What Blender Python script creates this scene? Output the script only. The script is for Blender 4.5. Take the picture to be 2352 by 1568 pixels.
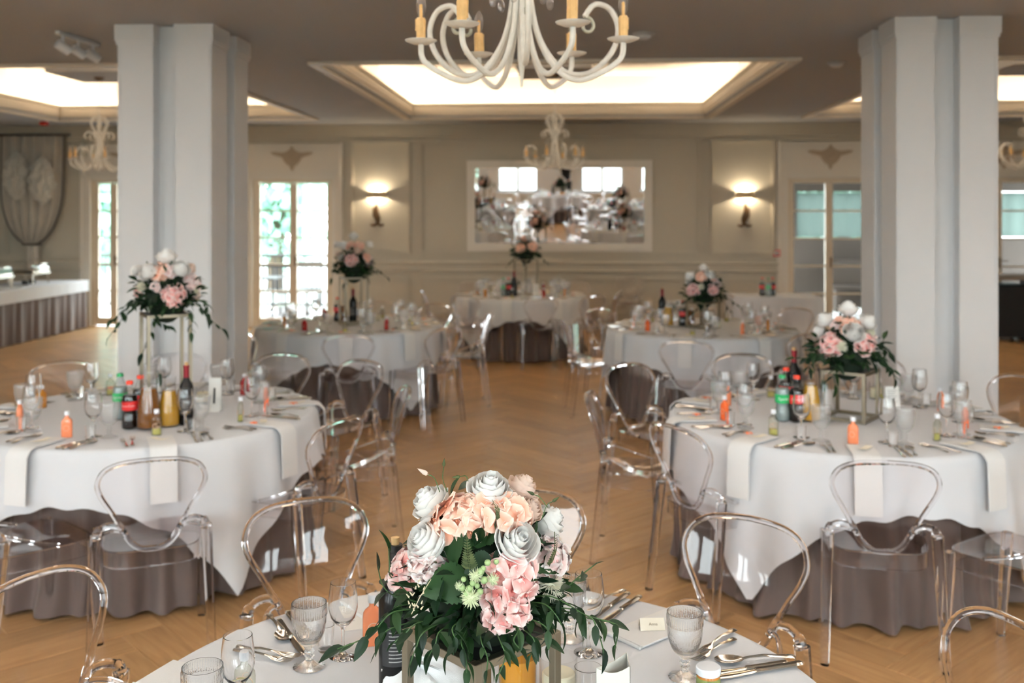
import bpy, bmesh, math, random
from math import sin, cos, pi, sqrt, atan2, radians
from mathutils import Vector, Matrix, Euler, Quaternion

for _o in list(bpy.data.objects):
    bpy.data.objects.remove(_o)
SC = bpy.context.scene
COL = SC.collection

# ------------------------------------------------------------------ camera
PSI = radians(3.1)                 # the camera looks a little to the left of the room's axis
HC = 1.82                          # eye height
FPX, CXP, HYP = 2286.7, 1176.0, 488.0
cam_d = bpy.data.cameras.new('camera')
cam_d.lens = 35.0
cam_d.sensor_width = 36.0
cam_d.shift_y = -(784 - HYP) / 2352.0
cam_d.clip_start, cam_d.clip_end = 0.05, 200
cam_d.dof.use_dof = True
cam_d.dof.focus_distance = 1.95
cam_d.dof.aperture_fstop = 4.0
cam = bpy.data.objects.new('camera', cam_d)
COL.objects.link(cam)
cam.location = (0, 0, HC)
cam.rotation_euler = (pi / 2, 0, PSI)
SC.camera = cam

# ------------------------------------------------------------------ world, exposure
world = bpy.data.worlds.new('overcast_sky')
SC.world = world
world.use_nodes = True
_bg = world.node_tree.nodes['Background']
_bg.inputs[0].default_value = (0.90, 0.95, 1.0, 1)
_bg.inputs[1].default_value = 6.2
SC.view_settings.view_transform = 'Standard'
SC.view_settings.look = 'None'
SC.view_settings.gamma = 1.0
SC.view_settings.use_curve_mapping = False
SC.view_settings.exposure = 1.62
LED_W = 15.5                       # cove strips, radiance
LED_C = (1.0, 0.80, 0.57)
SC.cycles.max_bounces = 10
SC.cycles.diffuse_bounces = 4
SC.cycles.glossy_bounces = 5
SC.cycles.transmission_bounces = 10
SC.cycles.transparent_max_bounces = 40
SC.cycles.caustics_reflective = False
SC.cycles.sample_clamp_indirect = 6.0
SC.cycles.use_denoising = True

YW, YB = 15.6, -1.3                # back wall and window wall
XL, XR = -9.7, 9.4                # side walls
ZC = 3.2                           # ceiling


def portal(name, loc, rot, sx, sy):
    l = bpy.data.lights.new(name, 'AREA')
    l.shape = 'RECTANGLE'
    l.size, l.size_y = sx, sy
    l.cycles.is_portal = True
    o = bpy.data.objects.new(name, l)
    o.location, o.rotation_euler = loc, rot
    COL.objects.link(o)


REAR_WINDOWS = [(-8.2, 1.3), (-6.0, 1.3), (-3.46, 1.3), (-1.56, 1.3), (1.17, 1.35), (3.09, 1.35), (5.7, 1.3)]  # the outermost left one is unseen, kept to light the left side
WIN_Z0, WIN_Z1 = 0.52, 2.8
for _x, _w in REAR_WINDOWS:
    portal('window_portal', (_x, YB - 0.25, (WIN_Z0 + WIN_Z1) / 2), (pi / 2, 0, 0), _w, WIN_Z1 - WIN_Z0)

# ------------------------------------------------------------------ pixel -> room
CP, SP = cos(PSI), sin(PSI)


def cw(u, v, z=0.0):
    """camera-aligned ground coordinates (right, forward) to room coordinates"""
    return Vector((u * CP - v * SP, v * CP + u * SP, z))


def on_plane(px, py, z):
    v = FPX * (HC - z) / (py - HYP)
    return cw((px - CXP) * v / FPX, v, z)


def at_depth(px, py, v):
    return cw((px - CXP) * v / FPX, v, HC - (py - HYP) * v / FPX)


def on_wall(px, py=HYP, y=YW):
    t = (px - CXP) / FPX
    v = y / (CP + t * SP)
    return Vector((t * v * CP - v * SP, y, HC - (py - HYP) * v / FPX))


def project(p):
    v = p.y * CP - p.x * SP
    u = p.x * CP + p.y * SP
    if v < 0.05:
        return (-9999, -9999, v)
    return (CXP + FPX * u / v, HYP + FPX * (HC - p.z) / v, v)


# ------------------------------------------------------------------ materials
MATS = {}


def _nodes(name):
    m = bpy.data.materials.new(name)
    m.use_nodes = True
    nt = m.node_tree
    nt.nodes.clear()
    out = nt.nodes.new('ShaderNodeOutputMaterial')
    return m, nt, out


def mat(name, col, rough=0.5, metal=0.0, var=0.0, vscale=6.0, bump=0.0, bscale=60.0, sheen=0.0, spec=0.5,
        trans=0.0, ior=1.45, emit=None, estr=0.0, vcol=False, subsurf=0.0, coat=0.0, stretch=None):
    if name in MATS:
        return MATS[name]
    m, nt, out = _nodes(name)
    b = nt.nodes.new('ShaderNodeBsdfPrincipled')
    nt.links.new(b.outputs[0], out.inputs[0])
    c = tuple(col) + (1,)
    b.inputs['Base Color'].default_value = c
    b.inputs['Roughness'].default_value = rough
    b.inputs['Metallic'].default_value = metal
    b.inputs['Specular IOR Level'].default_value = spec
    b.inputs['Transmission Weight'].default_value = trans
    b.inputs['IOR'].default_value = ior
    b.inputs['Sheen Weight'].default_value = sheen
    b.inputs['Coat Weight'].default_value = coat
    if subsurf:
        b.inputs['Subsurface Weight'].default_value = subsurf
        b.inputs['Subsurface Radius'].default_value = (0.01, 0.008, 0.006)
    if emit:
        b.inputs['Emission Color'].default_value = tuple(emit) + (1,)
        b.inputs['Emission Strength'].default_value = estr
    tc = nt.nodes.new('ShaderNodeTexCoord')
    vec = tc.outputs['Object']
    if stretch:
        mp = nt.nodes.new('ShaderNodeMapping')
        mp.inputs['Scale'].default_value = stretch
        nt.links.new(vec, mp.inputs[0])
        vec = mp.outputs[0]
    src = None
    if vcol:
        a = nt.nodes.new('ShaderNodeAttribute')
        a.attribute_name = 'Col'
        src = a.outputs['Color']
        nt.links.new(src, b.inputs['Base Color'])
    if var:
        n = nt.nodes.new('ShaderNodeTexNoise')
        n.inputs['Scale'].default_value = vscale
        n.inputs['Detail'].default_value = 4
        nt.links.new(vec, n.inputs['Vector'])
        h = nt.nodes.new('ShaderNodeHueSaturation')
        r = nt.nodes.new('ShaderNodeMapRange')
        r.inputs['To Min'].default_value = 1 - var
        r.inputs['To Max'].default_value = 1 + var
        nt.links.new(n.outputs[0], r.inputs[0])
        nt.links.new(r.outputs[0], h.inputs['Value'])
        if src:
            nt.links.new(src, h.inputs['Color'])
        else:
            h.inputs['Color'].default_value = c
        nt.links.new(h.outputs[0], b.inputs['Base Color'])
    if bump:
        n2 = nt.nodes.new('ShaderNodeTexNoise')
        n2.inputs['Scale'].default_value = bscale
        n2.inputs['Detail'].default_value = 3
        nt.links.new(vec, n2.inputs['Vector'])
        bp = nt.nodes.new('ShaderNodeBump')
        bp.inputs['Strength'].default_value = bump
        bp.inputs['Distance'].default_value = 0.01
        nt.links.new(n2.outputs[0], bp.inputs['Height'])
        nt.links.new(bp.outputs[0], b.inputs['Normal'])
    MATS[name] = m
    return m


def clear_mat(name, tint, edge, ior=1.45, rough=0.02, edge_pow=2.0, gloss=1.0, haze=0.0, bump=0.0, bscale=150):
    """thin clear sheet: light passes straight through, glossy by Fresnel, denser seen edge-on"""
    if name in MATS:
        return MATS[name]
    m, nt, out = _nodes(name)
    N, L = nt.nodes, nt.links
    t = N.new('ShaderNodeBsdfTransparent')
    g = N.new('ShaderNodeBsdfGlossy')
    g.inputs['Roughness'].default_value = rough
    g.inputs['Color'].default_value = (gloss, gloss, gloss, 1)
    lw = N.new('ShaderNodeLayerWeight')
    lw.inputs['Blend'].default_value = 0.5
    pw = N.new('ShaderNodeMath')
    pw.operation = 'POWER'
    pw.inputs[1].default_value = edge_pow
    L.new(lw.outputs['Facing'], pw.inputs[0])
    mc = N.new('ShaderNodeMix')
    mc.data_type = 'RGBA'
    mc.inputs[6].default_value = tuple(tint) + (1,)
    mc.inputs[7].default_value = tuple(edge) + (1,)
    L.new(pw.outputs[0], mc.inputs[0])
    L.new(mc.outputs[2], t.inputs['Color'])
    fr = N.new('ShaderNodeFresnel')
    fr.inputs['IOR'].default_value = ior
    geo = N.new('ShaderNodeNewGeometry')
    bf = N.new('ShaderNodeMath')
    bf.operation = 'SUBTRACT'
    bf.inputs[0].default_value = 1.0
    L.new(geo.outputs['Backfacing'], bf.inputs[1])
    ml = N.new('ShaderNodeMath')
    ml.operation = 'MULTIPLY'
    L.new(fr.outputs[0], ml.inputs[0])
    L.new(bf.outputs[0], ml.inputs[1])
    mx = N.new('ShaderNodeMixShader')
    L.new(ml.outputs[0], mx.inputs[0])
    L.new(t.outputs[0], mx.inputs[1])
    L.new(g.outputs[0], mx.inputs[2])
    res = mx.outputs[0]
    if haze:
        d1 = N.new('ShaderNodeBsdfTranslucent')
        d2 = N.new('ShaderNodeBsdfDiffuse')
        d1.inputs[0].default_value = d2.inputs[0].default_value = (.9, .9, .9, 1)
        ad = N.new('ShaderNodeMixShader')
        L.new(d1.outputs[0], ad.inputs[1])
        L.new(d2.outputs[0], ad.inputs[2])
        m3 = N.new('ShaderNodeMixShader')
        m3.inputs[0].default_value = haze
        L.new(res, m3.inputs[1])
        L.new(ad.outputs[0], m3.inputs[2])
        res = m3.outputs[0]
    if bump:
        tc = N.new('ShaderNodeTexCoord')
        n2 = N.new('ShaderNodeTexVoronoi')
        n2.inputs['Scale'].default_value = bscale
        L.new(tc.outputs['Object'], n2.inputs['Vector'])
        bp = N.new('ShaderNodeBump')
        bp.inputs['Strength'].default_value = bump
        bp.inputs['Distance'].default_value = 0.004
        L.new(n2.outputs['Distance'], bp.inputs['Height'])
        L.new(bp.outputs[0], g.inputs['Normal'])
        L.new(bp.outputs[0], lw.inputs['Normal'])
        L.new(bp.outputs[0], fr.inputs['Normal'])
    L.new(res, out.inputs[0])
    MATS[name] = m
    return m


def leafy_mat(name, c1, c2, rough=0.45, trans=0.25):
    """leaf: colour differs from leaf to leaf, some light comes through"""
    if name in MATS:
        return MATS[name]
    m, nt, out = _nodes(name)
    N, L = nt.nodes, nt.links
    b = N.new('ShaderNodeBsdfPrincipled')
    b.inputs['Roughness'].default_value = rough
    b.inputs['Specular IOR Level'].default_value = 0.35
    tr = N.new('ShaderNodeBsdfTranslucent')
    geo = N.new('ShaderNodeNewGeometry')
    oi = N.new('ShaderNodeObjectInfo')
    ad = N.new('ShaderNodeMath')
    ad.operation = 'ADD'
    L.new(geo.outputs['Random Per Island'], ad.inputs[0])
    L.new(oi.outputs['Random'], ad.inputs[1])
    fr = N.new('ShaderNodeMath')
    fr.operation = 'FRACT'
    L.new(ad.outputs[0], fr.inputs[0])
    mc = N.new('ShaderNodeMix')
    mc.data_type = 'RGBA'
    mc.inputs[6].default_value = tuple(c1) + (1,)
    mc.inputs[7].default_value = tuple(c2) + (1,)
    L.new(fr.outputs[0], mc.inputs[0])
    L.new(mc.outputs[2], b.inputs['Base Color'])
    L.new(mc.outputs[2], tr.inputs['Color'])
    mx = N.new('ShaderNodeMixShader')
    mx.inputs[0].default_value = trans
    L.new(b.outputs[0], mx.inputs[1])
    L.new(tr.outputs[0], mx.inputs[2])
    L.new(mx.outputs[0], out.inputs[0])
    MATS[name] = m
    return m


def wood_mat(name, c1, c2, rough=0.3):
    if name in MATS:
        return MATS[name]
    m, nt, out = _nodes(name)
    N, L = nt.nodes, nt.links
    b = N.new('ShaderNodeBsdfPrincipled')
    L.new(b.outputs[0], out.inputs[0])
    b.inputs['Roughness'].default_value = rough
    b.inputs['Specular IOR Level'].default_value = 0.45
    tc = N.new('ShaderNodeTexCoord')
    at = N.new('ShaderNodeAttribute')          # per-plank tone for the joined far planks
    at.attribute_name = 'tone'
    oi = N.new('ShaderNodeObjectInfo')
    sm = N.new('ShaderNodeMath')
    sm.operation = 'ADD'
    L.new(at.outputs['Fac'], sm.inputs[0])
    L.new(oi.outputs['Random'], sm.inputs[1])
    frc = N.new('ShaderNodeMath')
    frc.operation = 'FRACT'
    L.new(sm.outputs[0], frc.inputs[0])
    uv = N.new('ShaderNodeUVMap')
    mp = N.new('ShaderNodeMapping')
    mp.inputs['Scale'].default_value = (1.2, 14, 1)
    L.new(uv.outputs[0], mp.inputs[0])
    off = N.new('ShaderNodeCombineXYZ')
    m10 = N.new('ShaderNodeMath')
    m10.operation = 'MULTIPLY'
    m10.inputs[1].default_value = 37.0
    L.new(frc.outputs[0], m10.inputs[0])
    L.new(m10.outputs[0], off.inputs[2])
    L.new(off.outputs[0], mp.inputs['Location'])
    n = N.new('ShaderNodeTexNoise')
    n.inputs['Scale'].default_value = 3.0
    n.inputs['Detail'].default_value = 6
    n.inputs['Distortion'].default_value = 0.6
    L.new(mp.outputs[0], n.inputs['Vector'])
    rp = N.new('ShaderNodeMapRange')
    rp.inputs['From Min'].default_value = 0.3
    rp.inputs['From Max'].default_value = 0.7
    L.new(n.outputs[0], rp.inputs[0])
    mc = N.new('ShaderNodeMix')
    mc.data_type = 'RGBA'
    mc.inputs[6].default_value = tuple(c1) + (1,)
    mc.inputs[7].default_value = tuple(c2) + (1,)
    L.new(rp.outputs[0], mc.inputs[0])
    hs = N.new('ShaderNodeHueSaturation')
    r2 = N.new('ShaderNodeMapRange')
    r2.inputs['To Min'].default_value = 0.84
    r2.inputs['To Max'].default_value = 1.14
    L.new(frc.outputs[0], r2.inputs[0])
    L.new(r2.outputs[0], hs.inputs['Value'])
    L.new(mc.outputs[2], hs.inputs['Color'])
    L.new(hs.outputs[0], b.inputs['Base Color'])
    MATS[name] = m
    return m


M_WHITE = mat('white_paint', (0.68, 0.685, 0.70), 0.55, var=0.02, vscale=3)
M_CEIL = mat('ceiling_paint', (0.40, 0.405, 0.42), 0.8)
M_WALL = mat('beige_wall_paint', (0.52, 0.475, 0.39), 0.6, var=0.02, vscale=2)
M_TRIM = mat('cream_trim_paint', (0.70, 0.63, 0.53), 0.5)
M_UPPER = mat('upper_ceiling_dimmed', (0.50, 0.47, 0.43), 0.8)  # darker than the cove, fall-off of the strip light put into the colour
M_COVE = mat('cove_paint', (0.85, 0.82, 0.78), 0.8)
M_DOOR = mat('door_frame_paint', (0.66, 0.57, 0.45), 0.45)
M_LINEN = mat('white_linen', (0.62, 0.635, 0.665), 0.85, bump=0.12, bscale=700, sheen=0.1)
M_NAPKIN = mat('napkin_linen', (0.71, 0.71, 0.71), 0.85, bump=0.15, bscale=500)
M_SKIRT = mat('mauve_skirt_cloth', (0.118, 0.084, 0.074), 0.7, sheen=0.25, bump=0.1, bscale=400)
M_OAK = wood_mat('oak_floor', (0.50, 0.30, 0.135), (0.37, 0.20, 0.08), 0.32)
M_CHAIRP = clear_mat('clear_polycarbonate_panel', (0.975, 0.965, 0.968), (0.72, 0.67, 0.69), 1.45, 0.03, 3.0)
M_CHAIRF = clear_mat('clear_polycarbonate_frame', (0.925, 0.912, 0.925), (0.38, 0.34, 0.39), 1.6, 0.04, 2.4, haze=.05)
M_CHAIRG = mat('clear_polycarbonate_solid', (0.975, 0.965, 0.975), 0.03, trans=1.0, ior=1.31)
M_THIN = clear_mat('thin_glass', (0.99, 0.99, 0.99), (0.86, 0.865, 0.87), 1.5, 0.01, 3.0)
M_BULB = clear_mat('clear_bulb_glass', (.97, .96, .95), (.55, .55, .56), 1.5, .02, 1.5, haze=.10)
M_PANE = clear_mat('window_glass', (0.95, 0.97, 0.96), (0.7, 0.75, 0.73), 1.5, 0.01, 3.0)
M_GLASS = mat('clear_crystal', (1, 1, 1), 0.0, trans=1.0, ior=1.47)
M_EMBOSS = mat('embossed_crystal', (1, 1, 1), 0.02, trans=1.0, ior=1.45, bump=0.08, bscale=300)
M_STEEL = mat('polished_cutlery_steel', (0.72, 0.68, 0.62), 0.12, 1.0)
M_GOLD = mat('champagne_metal', (0.30, 0.265, 0.20), 0.38, 1.0)
M_CHAND = mat('distressed_white_metal', (0.78, 0.76, 0.71), 0.5, var=0.18, vscale=30)
M_WAX = mat('dripped_wax_sleeve', (0.72, 0.47, 0.20), 0.5, var=0.25, vscale=40)
M_PAPER = mat('cream_card', (0.80, 0.74, 0.62), 0.8)
M_WPAPER = mat('white_card', (0.80, 0.79, 0.76), 0.8)
M_INK = mat('black_ink', (0.02, 0.02, 0.022), 0.6)
M_BLACK = mat('black_plastic', (0.012, 0.012, 0.013), 0.4)
M_WCAP = mat('white_cap_plastic', (0.80, 0.82, 0.86), 0.35)
M_WINEB = mat('dark_wine_glass', (0.006, 0.006, 0.0065), 0.2, spec=0.3)
M_MIRROR = mat('mirror_silver', (0.90, 0.90, 0.89), 0.005, 1.0)
M_LEDS = mat('led_strip_glow', (1, 0.9, 0.8), 0.5, emit=LED_C, estr=LED_W)
M_LEDN = mat('led_strip_near_glow', (1, 0.95, 0.9), 0.5, emit=(1.0, 0.965, 0.94), estr=50.0)  # near strips, unseen, made stronger and cooler to brighten the front tables
M_ROSE = leafy_mat('white_rose_petal', (0.90, 0.885, 0.86), (0.89, 0.885, 0.875), 0.6, 0.2)
M_BLUSH = leafy_mat('blush_rose_petal', (0.86, 0.72, 0.62), (0.84, 0.68, 0.60), 0.6, 0.3)
M_FLORET = mat('hydrangea_floret', (0.8, 0.6, 0.55), 0.65, vcol=True)
M_LEAF = leafy_mat('dark_green_leaf', (0.004, 0.018, 0.008), (0.018, 0.055, 0.014))
M_LEAF2 = leafy_mat('broad_green_leaf', (0.008, 0.030, 0.014), (0.030, 0.085, 0.022), 0.5)
M_OLIVE = leafy_mat('olive_green_leaf', (0.05, 0.075, 0.03), (0.12, 0.15, 0.06), 0.55)
M_STEM = mat('green_stem', (0.045, 0.10, 0.03), 0.5)
M_BERRY = mat('pale_green_berry', (0.34, 0.47, 0.22), 0.4)
M_CREAM = mat('cream_blossom', (0.78, 0.76, 0.62), 0.7)
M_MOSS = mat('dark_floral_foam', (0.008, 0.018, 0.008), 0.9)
M_BRASS = mat('aged_bronze', (0.16, 0.10, 0.055), 0.45, 0.6, var=0.3, vscale=40)
M_SHADE = leafy_mat('linen_lampshade', (0.62, 0.50, 0.33), (0.62, 0.50, 0.33), 0.8, 0.03)
M_GREY = mat('grey_plastic', (0.45, 0.45, 0.46), 0.45)
M_RED = mat('red_plastic', (0.55, 0.03, 0.02), 0.4)
M_CURT = mat('taupe_curtain_cloth', (0.55, 0.50, 0.43), 0.8, sheen=0.2, var=0.1, vscale=10)
M_CURTG = mat('dark_curtain_trim', (0.10, 0.085, 0.075), 0.7)
M_LACE = mat('silvery_lace', (0.60, 0.57, 0.51), 0.7, var=0.3, vscale=25, bump=0.6, bscale=40)


# ------------------------------------------------------------------ mesh builder
class MB:
    def __init__(s):
        s.v, s.f, s.mi, s.uv, s.col = [], [], [], None, None

    def add(s, vs, fs, mi=0):
        b = len(s.v)
        s.v.extend([tuple(p) for p in vs])
        s.f.extend([tuple(b + i for i in f) for f in fs])
        s.mi.extend([mi] * len(fs))
        return b

    def merge(s, other, M=None, mi=None):
        b = len(s.v)
        if other.col is not None:
            if s.col is None:
                s.col = [(1, 1, 1)] * b
            s.col.extend(other.col)
        elif s.col is not None:
            s.col.extend([(1, 1, 1)] * len(other.v))
        s.v.extend([tuple(M @ Vector(p)) for p in other.v] if M is not None else other.v)
        s.f.extend([tuple(b + i for i in f) for f in other.f])
        s.mi.extend(other.mi if mi is None else [mi] * len(other.f))

    def box(s, c, d, rz=0.0, mi=0, bev=0.0):
        x, y, z = d[0] / 2, d[1] / 2, d[2] / 2
        if bev > 0:
            bm = bmesh.new()
            bmesh.ops.create_cube(bm, size=1)
            for q in bm.verts:
                q.co = Vector((q.co.x * d[0], q.co.y * d[1], q.co.z * d[2]))
            bmesh.ops.bevel(bm, geom=bm.edges[:] + bm.verts[:], offset=bev, segments=1, affect='EDGES', profile=0.5)
            vs = [q.co.copy() for q in bm.verts]
            bm.verts.index_update()
            fs = [[q.index for q in f.verts] for f in bm.faces]
            bm.free()
        else:
            vs = [Vector((i, j, k)) for i in (-x, x) for j in (-y, y) for k in (-z, z)]
            fs = [(0, 1, 3, 2), (4, 6, 7, 5), (0, 4, 5, 1), (2, 3, 7, 6), (0, 2, 6, 4), (1, 5, 7, 3)]
        ca, sa = cos(rz), sin(rz)
        s.add([(c[0] + p.x * ca - p.y * sa, c[1] + p.x * sa + p.y * ca, c[2] + p.z) for p in vs], fs, mi)
        return s

    def box2(s, x0, x1, y0, y1, z0, z1, mi=0, bev=0.0):
        return s.box(((x0 + x1) / 2, (y0 + y1) / 2, (z0 + z1) / 2), (abs(x1 - x0), abs(y1 - y0), abs(z1 - z0)), 0, mi, bev)

    def lathe(s, prof, seg=24, c=(0, 0, 0), mi=0, mod=None, sx=1.0, sy=1.0, closed=False):
        """prof: (r, z) points; mod(i_ring, angle) scales the radius"""
        vs, fs, rings = [], [], []
        for k, (r, z) in enumerate(prof):
            if r < 1e-6:
                rings.append([len(vs)])
                vs.append((c[0], c[1], c[2] + z))
            else:
                ring = []
                for i in range(seg):
                    a = 2 * pi * i / seg
                    rr = r * (mod(k, a) if mod else 1)
                    ring.append(len(vs))
                    vs.append((c[0] + rr * cos(a) * sx, c[1] + rr * sin(a) * sy, c[2] + z))
                rings.append(ring)
        pairs = list(zip(rings[:-1], rings[1:]))
        if closed:
            pairs.append((rings[-1], rings[0]))
        for a, b in pairs:
            if len(a) == 1 and len(b) == 1:
                continue
            for i in range(seg):
                j = (i + 1) % seg
                if len(a) == 1:
                    fs.append((a[0], b[j], b[i]))
                elif len(b) == 1:
                    fs.append((a[i], a[j], b[0]))
                else:
                    fs.append((a[i], a[j], b[j], b[i]))
        s.add(vs, fs, mi)
        return s

    def tube(s, pts, rad, seg=8, closed=False, mi=0, flat=1.0, caps=True):
        pts = [Vector(p) for p in pts]
        n = len(pts)
        rads = rad if isinstance(rad, (list, tuple)) else [rad] * n
        tang = []
        for i in range(n):
            a = pts[(i - 1) % n] if (closed or i > 0) else pts[0]
            b = pts[(i + 1) % n] if (closed or i < n - 1) else pts[-1]
            t = (b - a)
            tang.append(t.normalized() if t.length > 1e-9 else Vector((0, 0, 1)))
        up = Vector((0, 0, 1)) if abs(tang[0].z) < 0.9 else Vector((1, 0, 0))
        nrm = (up - tang[0] * up.dot(tang[0])).normalized()
        vs = []
        for i in range(n):
            if i:
                q = tang[i - 1].rotation_difference(tang[i])
                nrm = q @ nrm
                nrm = (nrm - tang[i] * nrm.dot(tang[i])).normalized()
            bn = tang[i].cross(nrm)
            for k in range(seg):
                a = 2 * pi * k / seg
                vs.append(pts[i] + nrm * (cos(a) * rads[i]) + bn * (sin(a) * rads[i] * flat))
        fs = []
        for i in range(n if closed else n - 1):
            j = (i + 1) % n
            for k in range(seg):
                l = (k + 1) % seg
                fs.append((i * seg + k, i * seg + l, j * seg + l, j * seg + k))
        if caps and not closed:
            fs.append(tuple(reversed(range(seg))))
            fs.append(tuple((n - 1) * seg + k for k in range(seg)))
        s.add(vs, fs, mi)
        return s

    def prism(s, poly, z0, z1, mi=0, axis='z'):
        n = len(poly)
        def P(p, z):
            return (p[0], p[1], z) if axis == 'z' else ((p[0], z, p[1]) if axis == 'y' else (z, p[0], p[1]))
        vs = [P(p, z0) for p in poly] + [P(p, z1) for p in poly]
        fs = [tuple(reversed(range(n))), tuple(range(n, 2 * n))]
        fs += [(i, (i + 1) % n, n + (i + 1) % n, n + i) for i in range(n)]
        s.add(vs, fs, mi)
        return s

    def sphere(s, c, r, seg=12, rings=8, sz=1.0, mi=0, sx=1.0, sy=1.0):
        prof = [(r * sin(pi * k / rings), -r * sz * cos(pi * k / rings)) for k in range(rings + 1)]
        prof[0] = (0, prof[0][1])
        prof[-1] = (0, prof[-1][1])
        return s.lathe(prof, seg, c, mi, sx=sx, sy=sy)

    def grid(s, fn, nu, nv, mi=0, wrap=False):
        vs = [fn(i / nu, j / nv) for j in range(nv + 1) for i in range(nu + (0 if wrap else 1))]
        w = nu if wrap else nu + 1
        fs = []
        for j in range(nv):
            for i in range(nu):
                i2 = (i + 1) % w if wrap else i + 1
                fs.append((j * w + i, j * w + i2, (j + 1) * w + i2, (j + 1) * w + i))
        s.add(vs, fs, mi)
        return s

    def mesh(s, name, mats, smooth=True, angle=35):
        me = bpy.data.meshes.new(name)
        me.from_pydata(s.v, [], s.f)
        if not isinstance(mats, (list, tuple)):
            mats = [mats]
        for m in mats:
            me.materials.append(m)
        if len(mats) > 1:
            me.polygons.foreach_set('material_index', s.mi)
        if s.col is not None:
            a = me.color_attributes.new('Col', 'FLOAT_COLOR', 'POINT')
            flat = []
            for c in s.col:
                flat += [c[0], c[1], c[2], 1.0]
            a.data.foreach_set('color', flat)
        bm = bmesh.new()
        bm.from_mesh(me)
        bmesh.ops.recalc_face_normals(bm, faces=bm.faces)
        bm.to_mesh(me)
        bm.free()
        if smooth:
            me.polygons.foreach_set('use_smooth', [True] * len(me.polygons))
            me.set_sharp_from_angle(angle=radians(angle))
        me.update()
        return me


# ------------------------------------------------------------------ objects, labels
REG = []


def link(name, mesh, parent=None, M=None):
    o = bpy.data.objects.new(name, mesh)
    COL.objects.link(o)
    if parent is not None:
        o.parent = parent
    if M is not None:
        o.matrix_local = M
    return o


def TR(loc=(0, 0, 0), rz=0.0, sc=1.0):
    return Matrix.Translation(Vector(loc)) @ Matrix.Rotation(rz, 4, 'Z') @ Matrix.Scale(sc, 4)


def thing(name, label, cat, M=None, mesh=None, group=None, base=None, where=None):
    """a top-level thing; label now, or base + where to be told apart at the end"""
    o = link(name, mesh, None, M)
    o['category'] = cat
    if group:
        o['group'] = group
    if label:
        o['label'] = label
    else:
        REG.append((o, base, where, cat))
    return o


def struct(name, mesh, label=None, M=None):
    o = link(name, mesh, None, M)
    o['kind'] = 'structure'
    if label:
        o['label'] = label
    return o


def place(name, spec, M, cat, base=None, where=None, label=None, group=None):
    """spec: a mesh, or a list of (part, mesh[, [(sub-part, mesh)...]])"""
    if isinstance(spec, bpy.types.Mesh):
        return thing(name, label, cat, M, spec, group, base, where)
    r = thing(name, label, cat, M, None, group, base, where)
    for p in spec:
        c = link(p[0], p[1], r)
        for q in (p[2] if len(p) > 2 else ()):
            link(q[0], q[1], c)
    return r


ORD = ['first', 'second', 'third', 'fourth', 'fifth', 'sixth', 'seventh', 'eighth', 'ninth', 'tenth', 'eleventh', 'twelfth']


def settle_labels():
    bpy.context.view_layer.update()
    fam = {}
    for o, base, where, cat in REG:
        fam.setdefault((base, where), []).append(o)
    for (base, where), os_ in fam.items():
        os_.sort(key=lambda o: project(o.matrix_world.translation)[0])
        n = len(os_)
        for i, o in enumerate(os_):
            if n == 1:
                o['label'] = '%s %s' % (base, where)
            elif n == 2:
                o['label'] = '%s %s, %s of the two' % (base, where, 'left' if i == 0 else 'right')
            elif i == 0:
                o['label'] = '%s %s, leftmost one' % (base, where)
            elif i == n - 1:
                o['label'] = '%s %s, rightmost one' % (base, where)
            elif i <= (n - 1) / 2:
                o['label'] = '%s %s, %s from left' % (base, where, ORD[i])
            else:
                o['label'] = '%s %s, %s from right' % (base, where, ORD[n - 1 - i])


def text_mb(body, size, center=True):
    c = bpy.data.curves.new('lettering', 'FONT')
    c.body = body
    c.size = size
    c.align_x = 'CENTER' if center else 'LEFT'
    c.align_y = 'CENTER'
    c.resolution_u = 2
    c.extrude = 0.0
    o = bpy.data.objects.new('lettering', c)
    COL.objects.link(o)
    dg = bpy.context.evaluated_depsgraph_get()
    me = bpy.data.meshes.new_from_object(o.evaluated_get(dg))
    mb = MB()
    mb.add([v.co[:] for v in me.vertices], [tuple(p.vertices) for p in me.polygons])
    bpy.data.objects.remove(o)
    bpy.data.curves.remove(c)
    bpy.data.meshes.remove(me)
    return mb
# ------------------------------------------------------------------ floor: herringbone planks
PL, PW = 0.90, 0.18


def plank_mb(L=PL, W=PW, th=0.012):
    b = MB()
    g, c = 0.0008, 0.0022
    x0, x1, y0, y1 = g, L - g, g, W - g
    vs = [(x0, y0, -th), (x1, y0, -th), (x1, y1, -th), (x0, y1, -th),
          (x0, y0, -c * .6), (x1, y0, -c * .6), (x1, y1, -c * .6), (x0, y1, -c * .6),
          (x0 + c, y0 + c, 0), (x1 - c, y0 + c, 0), (x1 - c, y1 - c, 0), (x0 + c, y1 - c, 0)]
    fs = [(8, 9, 10, 11)]
    for k in range(4):
        j = (k + 1) % 4
        fs += [(k, j, 4 + j, 4 + k), (4 + k, 4 + j, 8 + j, 8 + k)]
    b.add([(x - L / 2, y - W / 2, z) for x, y, z in vs], fs)
    return b


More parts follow.
